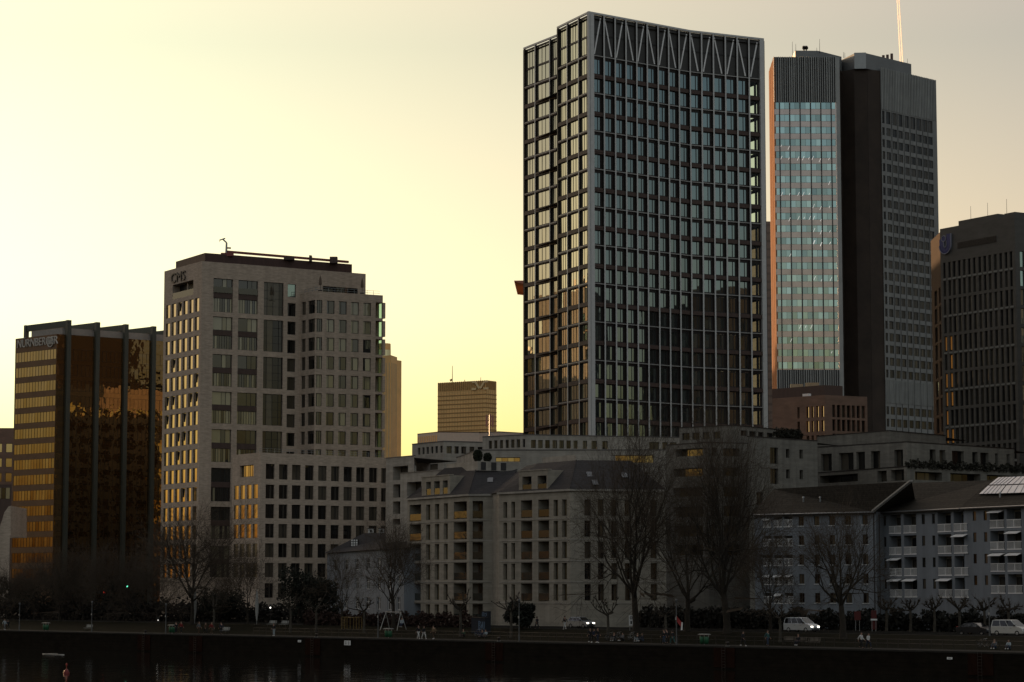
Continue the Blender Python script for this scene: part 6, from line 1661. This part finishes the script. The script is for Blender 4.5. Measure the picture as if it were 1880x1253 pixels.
# ------------------------------------------------------------------ bicycles
def bicycle(label, px, inland, rz, col, lean=.12):
    t = thing("bicycle", label, "bicycle", G(px, inland), QANG + R(rz), "bicycles on the lawn"); t.rotation_euler.x = lean
    for x in (-.52, .52):
        o = bpy.data.objects.new("wheel", None); COL.objects.link(o); o.parent = t; o.location = (x, 0, .34); o.rotation_euler = (math.pi/2, 0, 0)
        q = MB(); q.lathe([(.34, -.018), (.355, 0), (.34, .018), (.315, .012), (.315, -.012), (.34, -.018)], 24); local("tyre", q, m_tyre, o)
        q = MB()
        for k in range(12): q.tube((0, 0, 0), (.32*math.cos(k*.5236), .32*math.sin(k*.5236), 0), .004, n=3, cap=False)
        local("spokes", q, m_steel, o)
    q = MB(); bb, st, hd, hb = (-.08, 0, .3), (-.22, 0, .78), (.36, 0, .74), (.4, 0, .62)
    for a, b in ((bb, st), (st, hd), (bb, hb), (hb, hd), (bb, (-.52, 0, .34)), (st, (-.52, 0, .34)), (hb, (.52, 0, .34))): q.tube(a, b, .02, n=6)
    local("frame", q, mat("bike_paint", col, .4), t)
    q = MB(); q.hexa([(-.36, -.07, .84), (-.1, -.03, .86), (-.1, .03, .86), (-.36, .07, .84), (-.36, -.07, .9), (-.1, -.02, .89), (-.1, .02, .89), (-.36, .07, .9)]); q.tube(st, (-.23, 0, .85), .014); local("saddle", q, m_black_frame, t)
    q = MB(); q.tube(hd, (.33, 0, .98), .015); q.tube((.33, -.28, .99), (.33, .28, .99), .014); q.tube((.33, -.28, .99), (.24, -.3, .97), .018); q.tube((.33, .28, .99), (.24, .3, .97), .018); local("handlebar", q, m_steel, t)
    q = MB(); q.tube((-.08, -.1, .3), (-.08, .1, .3), .012); q.lathe([(.08, -.01), (.08, .01)], 14, (-.08, 0, .3)); q.box(-.02, .1, .14, .06, .18, .17); q.box(-.18, -.18, .43, -.1, -.1, .46); q.tube((-.08, .1, .3), (.02, .12, .155), .01); q.tube((-.08, -.1, .3), (-.14, -.12, .445), .01); local("crank", q, m_steel, t)
for a in (("dark bicycle on the lawn left of the sitting pair under the pollard", 1120, 8.6, 10, (.02, .02, .025)), ("grey bicycle on the lawn between the sitting pair under the pollard", 1136, 9.0, -8, (.1, .1, .11)), ("blue bicycle beside the navy jacket right of the tagged block", 878, 9.6, 5, (.02, .04, .12)), ("bicycle with a pale frame between the two right sitting groups", 1160, 9.0, 0, (.25, .25, .24)), ("black bicycle left of the grey sitter below the dark saloon", 1806, 8.6, 0, (.015, .015, .015))): bicycle(*a)
# ------------------------------------------------------------------ street furniture
def lamp(label, px, inland, ytop, lit=False):
    p = G(px, inland); h = at(px, ytop, p.y).z - p.z
    t = thing("street_lamp", label, "lamp", p, QANG, "slim lamps along the promenade")
    q = MB(); q.tube((0, 0, -.1), (0, 0, h - .4), .075, .05, n=8); q.tube((0, 0, 0), (0, 0, .9), .1, .095, n=8); local("post", q, m_lamp_post, t)
    q = MB(); q.lathe([(.05, h - .45), (.12, h - .4), (.16, h - .1), (.14, h - .02), (.03, h)], 12); local("lamp_head", q, m_lamp_post, t, True)
    q = MB(); q.lathe([(.122, h - .38), (.155, h - .12)], 12); local("lamp_glass", q, g_grey, t)
    q = MB(); q.box(-.1, -.1, h*.54, .1, -.075, h*.6); local("number_plate", q, m_rail, t)
for a in (("slim lamp post left of the first green bin", 35, 2.2, 1107), ("slim lamp post in front of the bronze office's right fins", 168, 2.4, 1104), ("slim lamp post left of the spreading tree", 304, 2.4, 1108), ("slim lamp post beside the swing", 694, 3.0, 1103), ("slim lamp post right of the dark round bush", 953, 1.6, 1100), ("slim lamp post carrying small red flags", 1242, 1.6, 1100), ("slim lamp post before the solar roofed row house", 1817, 20.5, 1096)): lamp(*a)
p = G(1242, 1.6); t = thing("pennant", "small red and white pennants on the slim lamp post", "flag", (p.x, p.y, 3.0), QANG)
q = MB(); q.quad((.08, -.02, -.3), (.75, -.05, -.9), (.85, -.05, -.35), (.08, -.02, .35)); q.quad((.08, .0, -.3), (.75, -.03, -.9), (.85, -.03, -.35), (.08, .0, .35)); local("red_flag", q, mat("red_flag_cloth", (.3, .03, .03), .8), t)
q = MB(); q.hexa([(.72, -.04, -1.3), (1.0, -.05, -1.25), (1.0, -.03, -1.25), (.72, -.02, -1.3), (.85, -.04, -.35), (1.05, -.05, -.4), (1.05, -.03, -.4), (.85, -.02, -.35)]); local("white_flag", q, m_white_paint, t)
q = MB(); q.tube((-.02, -.1, .2), (.1, -.04, .3), .03); local("clamp", q, m_steel, t)
m_bin = mat("green_bin", (.02, .10, .045), .5, var=.15)
def bin_(label, px, inland):
    t = thing("litter_bin", label, "bin", G(px, inland), QANG, "green litter bins on the promenade"); q = MB()
    for dx in (-.33, .33): q.lathe([(.0, .12), (.26, .12), (.31, .95), (.29, .97), (.27, .9), (.0, .9)], 14, (dx, 0, 0))
    local("basket", q, m_bin, t, True)
    q = MB(); q.box(-.72, -.36, 1.18, .72, .36, 1.25); q.box(-.6, -.28, 1.25, .6, .28, 1.3); local("lid", q, m_rail, t)
    q = MB(); q.tube((0, 0, -.1), (0, 0, 1.2), .045); q.tube((-.66, 0, .9), (-.66, 0, 1.2), .03); q.tube((.66, 0, .9), (.66, 0, 1.2), .03); local("post", q, m_steel, t)
for a in (("green bin with a pale lid under the bronze office", 84, 3.4), ("green bin with a pale lid under the grey office's left corner", 316, 3.6), ("green bin with a pale lid below the swing", 713, 4.2), ("green bin with a pale lid right of the path lamp with flags", 1293, 3.4)): bin_(*a)
def bench(label, px, inland, rz=0, col=None):
    t = thing("park_bench", label, "bench", G(px, inland), QANG + R(rz), "benches by the river"); w = col or mat("bench_wood", (.12, .10, .08), .8)
    q = MB(); [q.box(-.9, -.22 + .15*k, .42, .9, -.1 + .15*k, .46) for k in range(3)]; local("seat", q, w, t)
    q = MB(); [q.hexa([(-.9, .26 + .03*k, .58 + .14*k), (.9, .26 + .03*k, .58 + .14*k), (.9, .29 + .03*k, .58 + .14*k), (-.9, .29 + .03*k, .58 + .14*k), (-.9, .28 + .03*k, .68 + .14*k), (.9, .28 + .03*k, .68 + .14*k), (.9, .31 + .03*k, .68 + .14*k), (-.9, .31 + .03*k, .68 + .14*k)]) for k in range(3)]; local("backrest", q, w, t)
    for x in (-.7, .7): q = MB(); q.box(x - .03, -.2, -.05, x + .03, -.15, .42); q.box(x - .03, .24, -.05, x + .03, .29, .95); q.box(x - .03, -.15, .37, x + .03, .24, .42); local("leg", q, m_dark_metal, t)
pb = mat("pale_bench_wood", (.3, .3, .28), .7)
for a in (("pale bench between the slim lamps under the bronze office", 161, 6.8, 0, pb), ("pale bench left of the railing, before the podium", 498, 16.5, 0, pb), ("second pale bench just right of the first one before the podium", 520, 16.5, 0, pb), ("bench below the white people carrier with a sitter", 1467, 7.2, 0, None), ("bench left of the sitter's bench below the white people carrier", 1447, 7.4, 0, None), ("bench right of the sitter's bench below the white people carrier", 1492, 7.0, 0, None), ("pale bench behind the walking group under the spreading tree", 412, 6.8, 0, pb)): bench(*a)
# promenade railing: posts and two thin rails
t = thing("promenade_railing", "thin steel railing along the lawn edge of the promenade", "railing", G(1200, 6.2)); s0, s1 = s_of(465, inland=6.2), s_of(1900, inland=6.2)
rl = MB(); [rl.tube(quay(s0, 6.2, z), quay(s1, 6.2, z), .022, n=5) for z in (.55, 1.0)]; rl.build("rail", m_dark_metal, t)
n = 90
for k in range(n + 1): q = MB(); p = quay(s0 + (s1 - s0)*k/n, 6.2); q.tube(p, p + Vector((0, 0, 1.05)), .03, n=5); q.build("post", m_dark_metal, t)
# swing frame
p = G(722, 15.5); t = thing("swing_set", "pale A frame swing on the playground", "swing", p, QANG); q = MB()
for x in (-1.6, 1.6):
    for y in (-.9, .9): q.tube((x*1.15, y, -.1), (x, 0, 2.5), .05)
q.tube((-1.75, 0, 2.5), (1.75, 0, 2.5), .055); local("frame", q, m_rail, t)
for x in (-.7, .7): q = MB(); q.box(x - .22, -.09, .52, x + .22, .09, .56); q.tube((x - .2, 0, .55), (x - .2, 0, 2.5), .012); q.tube((x + .2, 0, .55), (x + .2, 0, 2.5), .012); local("seat", q, m_black_frame, t)
# yellow climbing frame
p = G(646, 15.5); t = thing("climbing_frame", "yellow climbing frame with hoops on the playground", "climbing frame", p, QANG); my = mat("yellow_steel", (.12, .07, .012), .5); q = MB()
for x in (-1.7, -1.0, 1.0, 1.6):
    q.tube((x, -.5, -.1), (x, -.5, 1.7), .06); q.tube((x, .5, -.1), (x, .5, 1.7), .06); q.tube((x, -.5, 1.7), (x, .5, 1.7), .06)
q.tube((-1.7, 0, 1.66), (1.6, 0, 1.66), .05); local("hoop_frame", q, my, t)
for k in range(6): q = MB(); q.tube((-1.7, -.5, .3 + .22*k), (-1.0, -.5, .3 + .22*k), .03); local("rung", q, my, t)
# tagged utility block
p = G(884, 14); t = thing("utility_block", "dark utility block sprayed with a pale blue tag", "utility block", p, QANG); q = MB(); q.box(-1.5, -.5, -.1, 1.2, .6, 2.0); q.box(-.1, .1, 2.0, 1.2, .6, 2.9); local("block", q, mat("tagged_concrete", (.016, .018, .024), .9), t)
q = MB(); q.box(-1.55, -.55, 2.0, 1.25, .65, 2.06); local("cap", q, m_dark_metal, t)
mt_ = mat("spray_paint", (.09, .14, .21), .6); q = MB()
def stroke(pts, w=.1, z=-.51):
    for (a, b), (c, d) in zip(pts, pts[1:]): q.bar((a, z, b), (c, z, d), w, .02, (0, 0, 1) if abs(c - a) > abs(d - b) else (1, 0, 0))
stroke([(.0, .5), (0, 1.6), (.3, 1.45), (.05, 1.1), (.35, .8), (.0, .5)]); stroke([(.42, 1.5), (.5, .55), (.6, 1.1), (.7, .55), (.78, 1.5)]); stroke([(.85, 1.5), (.88, .6), (1.12, .6), (1.15, 1.5)]); stroke([(-.15, .42), (1.2, .42)], .06)
stroke([(.05, 2.2), (.1, 2.7), (.3, 2.7), (.25, 2.2)], .08, .09); stroke([(.45, 2.7), (.45, 2.2)], .08, .09); stroke([(.95, 2.65), (.65, 2.6), (.95, 2.4), (.65, 2.2)], .08, .09)
local("tag", q, mt_, t)
# signs
def sign(name, label, px, inland, y0, y1, wpx, face, symbol=None, cat="sign", post=True):
    p = G(px, inland); z0, z1 = at(px, y1, p.y).z - p.z, at(px, y0, p.y).z - p.z; w = wpx/FOC*p.y/2
    t = thing(name, label, cat, p, 0.0); q = MB(); q.box(-w, -.03, z0, w, .03, z1); local("panel", q, face, t)
    if post: q = MB(); q.tube((-w*.6, .06, -.1), (-w*.6, .06, z1), .035); q.tube((w*.6, .06, -.1), (w*.6, .06, z1), .035); local("post", q, m_steel, t)
    if symbol: q = MB(); symbol(q, w, z0, z1); local("symbol", q, m_black_frame, t)
    return t
def sym_a(q, w, a, b):
    h = b - a
    q.box(-w*.5, -.045, a + h*.62, w*.5, -.031, a + h*.68); q.box(-w*.5, -.045, a + h*.82, w*.5, -.031, a + h*.88); q.box(-w*.5, -.045, a + h*.68, -w*.3, -.031, a + h*.82); q.box(w*.3, -.045, a + h*.68, w*.5, -.031, a + h*.82); q.lathe([(0, 0), (w*.4, 0)], 10, (0, 0, 0)) if False else q.box(-w*.35, -.045, a + h*.15, w*.35, -.031, a + h*.45)
sign("info_board", "white board with dark symbols at the foot of the tall bare tree", 1159, 19.5, 1130, 1149, 8.5, m_white_paint, sym_a)
mred_ = mat("red_sign", (.09, .01, .008), .6)
def sym_b(q, w, a, b): q.box(-w*.8, -.045, a + (b - a)*.08, w*.8, -.031, a + (b - a)*.16)
sign("red_panel", "red panel with a pale foot line, left of the two below the row house", 1575, 30.5, 1123, 1139, 12, mred_, None)
sign("red_panel", "red panel on a red and white post, right of the two below the row house", 1605, 30.5, 1121, 1156, 10, mred_, None)
sign("white_board", "narrow white strip board under the red panels", 1605, 30.3, 1136.5, 1139.5, 12, m_white_paint)
sign("orange_sign", "small orange sign behind the dark round bush", 972, 22, 1125, 1130, 7, mat("orange_sign", (.28, .07, .015), .6))
for label, px, y0, y1, w, cells in (("white quay wall sign with four dark marks", 639, 1176.5, 1185, 12, True), ("small white sign on the quay wall left of the marked one", 551, 1175.5, 1179.5, 6, False), ("small white sign on the quay wall at the far right", 1744, 1207, 1211, 8, False)):
    s = s_of(px); p = quay(s, -.08); t = thing("quay_sign", label, "sign", p, QANG); z0, z1 = at(px, y1, p.y).z, at(px, y0, p.y).z; hw = w/FOC*p.y/2/.68
    q = MB(); q.box(-hw, -.05, z0, hw, -.0, z1); local("panel", q, m_white_paint, t)
    if cells: q = MB(); [q.box(hw*a, -.065, z0 + (z1 - z0)*b, hw*(a + .55), -.051, z0 + (z1 - z0)*(b + .18)) for a in (-.75, .15) for b in (.2, .6)]; local("marks", q, m_black_frame, t)
    if not cells: q = MB(); q.box(-hw*.5, -.065, z0 + (z1 - z0)*.4, hw*.5, -.051, z0 + (z1 - z0)*.6); local("marks", q, m_black_frame, t)
# mooring bollards on the coping
for k, (px, lb) in enumerate(((263, "below the third lamp post"), (577, "above the ladder bay left of the railing"), (912, "above the ladder bay left of the round bush"), (1332, "above the ladder bay right of the green bin"))):
    s = s_of(px); t = thing("mooring_bollard", "squat mooring bollard " + lb, "bollard", quay(s, .35, .02), 0, "mooring bollards on the quay edge"); q = MB(); q.lathe([(.16, 0), (.13, .28), (.2, .36), (.2, .44), (.1, .5), (0, .5)], 12); local("post", q, m_dark_metal, t, True); q = MB(); q.box(-.25, -.2, 0, .25, .2, .03); local("base_plate", q, m_rail, t)
# closed pale sunshades of the riverside cafe
for label, px, y0, y1 in (("tall closed pale sunshade below the spreading tree's trunk", 357, 1074, 1140), ("closed pale sunshade left of the white lamp before the podium", 471, 1082, 1142)):
    p = G(px, 19); z0, z1 = at(px, y1, p.y).z - p.z, at(px, y0, p.y).z - p.z; t = thing("sunshade", label, "parasol", p, 0, "closed pale sunshades"); q = MB(); q.lathe([(.04, z0), (.24, z0 + (z1 - z0)*.25), (.3, z0 + (z1 - z0)*.55), (.18, z0 + (z1 - z0)*.8), (.03, z1)], 10); local("canopy", q, mat("pale_sunshade_cloth", (.3, .29, .27), .9), t, True); q = MB(); q.tube((0, 0, -.1), (0, 0, z1), .04); local("pole", q, m_steel, t)
    q = MB(); q.lathe([(0, 0), (.4, 0), (.4, .1), (0, .1)], 12); local("base", q, m_dark_metal, t)
# small lights: traffic lights, garden lamps, buoy
def light(name, label, px, py, inland, col, strength, r=.11, cat="lamp"):
    p = G(px, inland); z = at(px, py, p.y).z - p.z; t = thing(name, label, cat, p)
    q = MB(); q.tube((0, 0, -.1), (0, 0, z + .3), .05, n=6); local("post", q, m_dark_metal, t)
    q = MB(); q.box(-.17, -.12, z - .5, .17, .1, z + .5); local("housing", q, m_black_frame, t)
    q = MB(); q.lathe([(0, 0), (r, 0)], 10); q.v = [(v[0], -.13, z + v[1]) for v in q.v]; local("lens", q, glow("lens_" + name, col, strength), t)
light("traffic_light", "traffic light showing green before the bronze office's dark right face", 232, 1077, 26, (.15, 1.0, .55), 6, .14, "traffic light")
light("traffic_light", "traffic light showing red left of the green one", 190, 1088, 26, (1.0, .05, .02), 1.2, .13, "traffic light")
light("garden_lamp", "small white lit lamp before the podium", 496, 1116, 21, (1.0, .95, .85), 4, .1)
light("garden_lamp", "small dim white lamp near the grey office's left corner", 290, 1139, 21, (1.0, .95, .85), 1.0, .09)
b = atz(122, 1237, WATER); t = thing("buoy", "small red buoy on the dark river", "buoy", (b.x, b.y, WATER)); q = MB(); q.lathe([(.0, -.3), (.3, -.2), (.34, .1), (.2, .35), (.08, .5), (0, .5)], 14); local("float", q, mat("buoy_red", (.16, .01, .008), .5), t, True); q = MB(); q.tube((0, 0, .4), (0, 0, .9), .03); q.lathe([(0, .85), (.1, .9), (.1, 1.05), (0, 1.1)], 8); local("topmark", q, mat("buoy_mark", (.3, .02, .015), .5), t)
b0, b1 = atz(78, 1200, WATER + .1), atz(118, 1201.5, WATER + .1); t = thing("boat_streak", "long thin pale boat-shaped streak on the river at the left", "boat", (b0 + b1)/2 - Vector((0, 0, .1)), math.atan2((b1 - b0).y, (b1 - b0).x)); hl = (b1 - b0).length/2; q = MB(); st = [(-1, .02, .1), (-.6, .22, .07), (0, .3, .06), (.6, .22, .07), (1, .02, .1)]  # thin pale streak on the water, drawn as a flat hull with oars
for (x0, w0, z0), (x1, w1, z1) in zip(st, st[1:]):
    a, c = x0*hl, x1*hl
    for sg in (-1, 1): q.quad((a, sg*w0, z0), (c, sg*w1, z1), (c, sg*w1*.5, -.08), (a, sg*w0*.5, -.08))
    q.quad((a, -w0*.5, -.08), (c, -w1*.5, -.08), (c, w1*.5, -.08), (a, w0*.5, -.08)); q.quad((a, -w0, z0), (c, -w1, z1), (c, w1, z1), (a, w0, z0))
local("hull", q, mat("pale_hull", (.6, .58, .55), .3), t); q = MB(); q.tube((-.2*hl, -.9, .12), (-.1*hl, .9, .12), .02); local("oars", q, m_rail, t)
# ------------------------------------------------------------------ vapour trail far behind the towers
z = 10000.0; p0, p1 = at(1655.5, 118, 45000), at(1645.5, -60, 45000)
t = thing("vapour_trail", "white double vapour trail rising behind the tower at the right", "vapour trail", p0); mv = bpy.data.materials.new("ice_cloud"); mv.use_nodes = True; N, L = mv.node_tree.nodes, mv.node_tree.links
N.remove(N["Principled BSDF"]); tl, df, ad_ = N.new("ShaderNodeBsdfTranslucent"), N.new("ShaderNodeBsdfDiffuse"), N.new("ShaderNodeMixShader")
tl.inputs[0].default_value = (1, 1, 1, 1); df.inputs[0].default_value = (1, 1, 1, 1); ad_.inputs[0].default_value = .15
L.new(tl.outputs[0], ad_.inputs[1]); L.new(df.outputs[0], ad_.inputs[2]); L.new(ad_.outputs[0], N["Material Output"].inputs["Surface"])
for k in (-1, 1):
    q = MB(); d = (p1 - p0).normalized(); s = Vector((1, 0, 0)); n = 14
    for i in range(n):
        a, b = p0.lerp(p1, i/n), p0.lerp(p1, (i+1)/n); o = s*k*(21 - 5*i/n); up = s.cross(d); r0, r1 = 14 - 5*i/n, 14 - 5*(i+1)/n
        for j in range(6):         # a trough of ice crystals, open to the sun behind
            c0, c1 = math.pi*j/6, math.pi*(j+1)/6; e0, e1 = s*math.cos(c0) - up*(.5*math.sin(c0)), s*math.cos(c1) - up*(.5*math.sin(c1))
            q.quad(a + o + e0*r0, a + o + e1*r0, b + o + e1*r1, b + o + e0*r1)
    q.build("plume", mv, t, True)
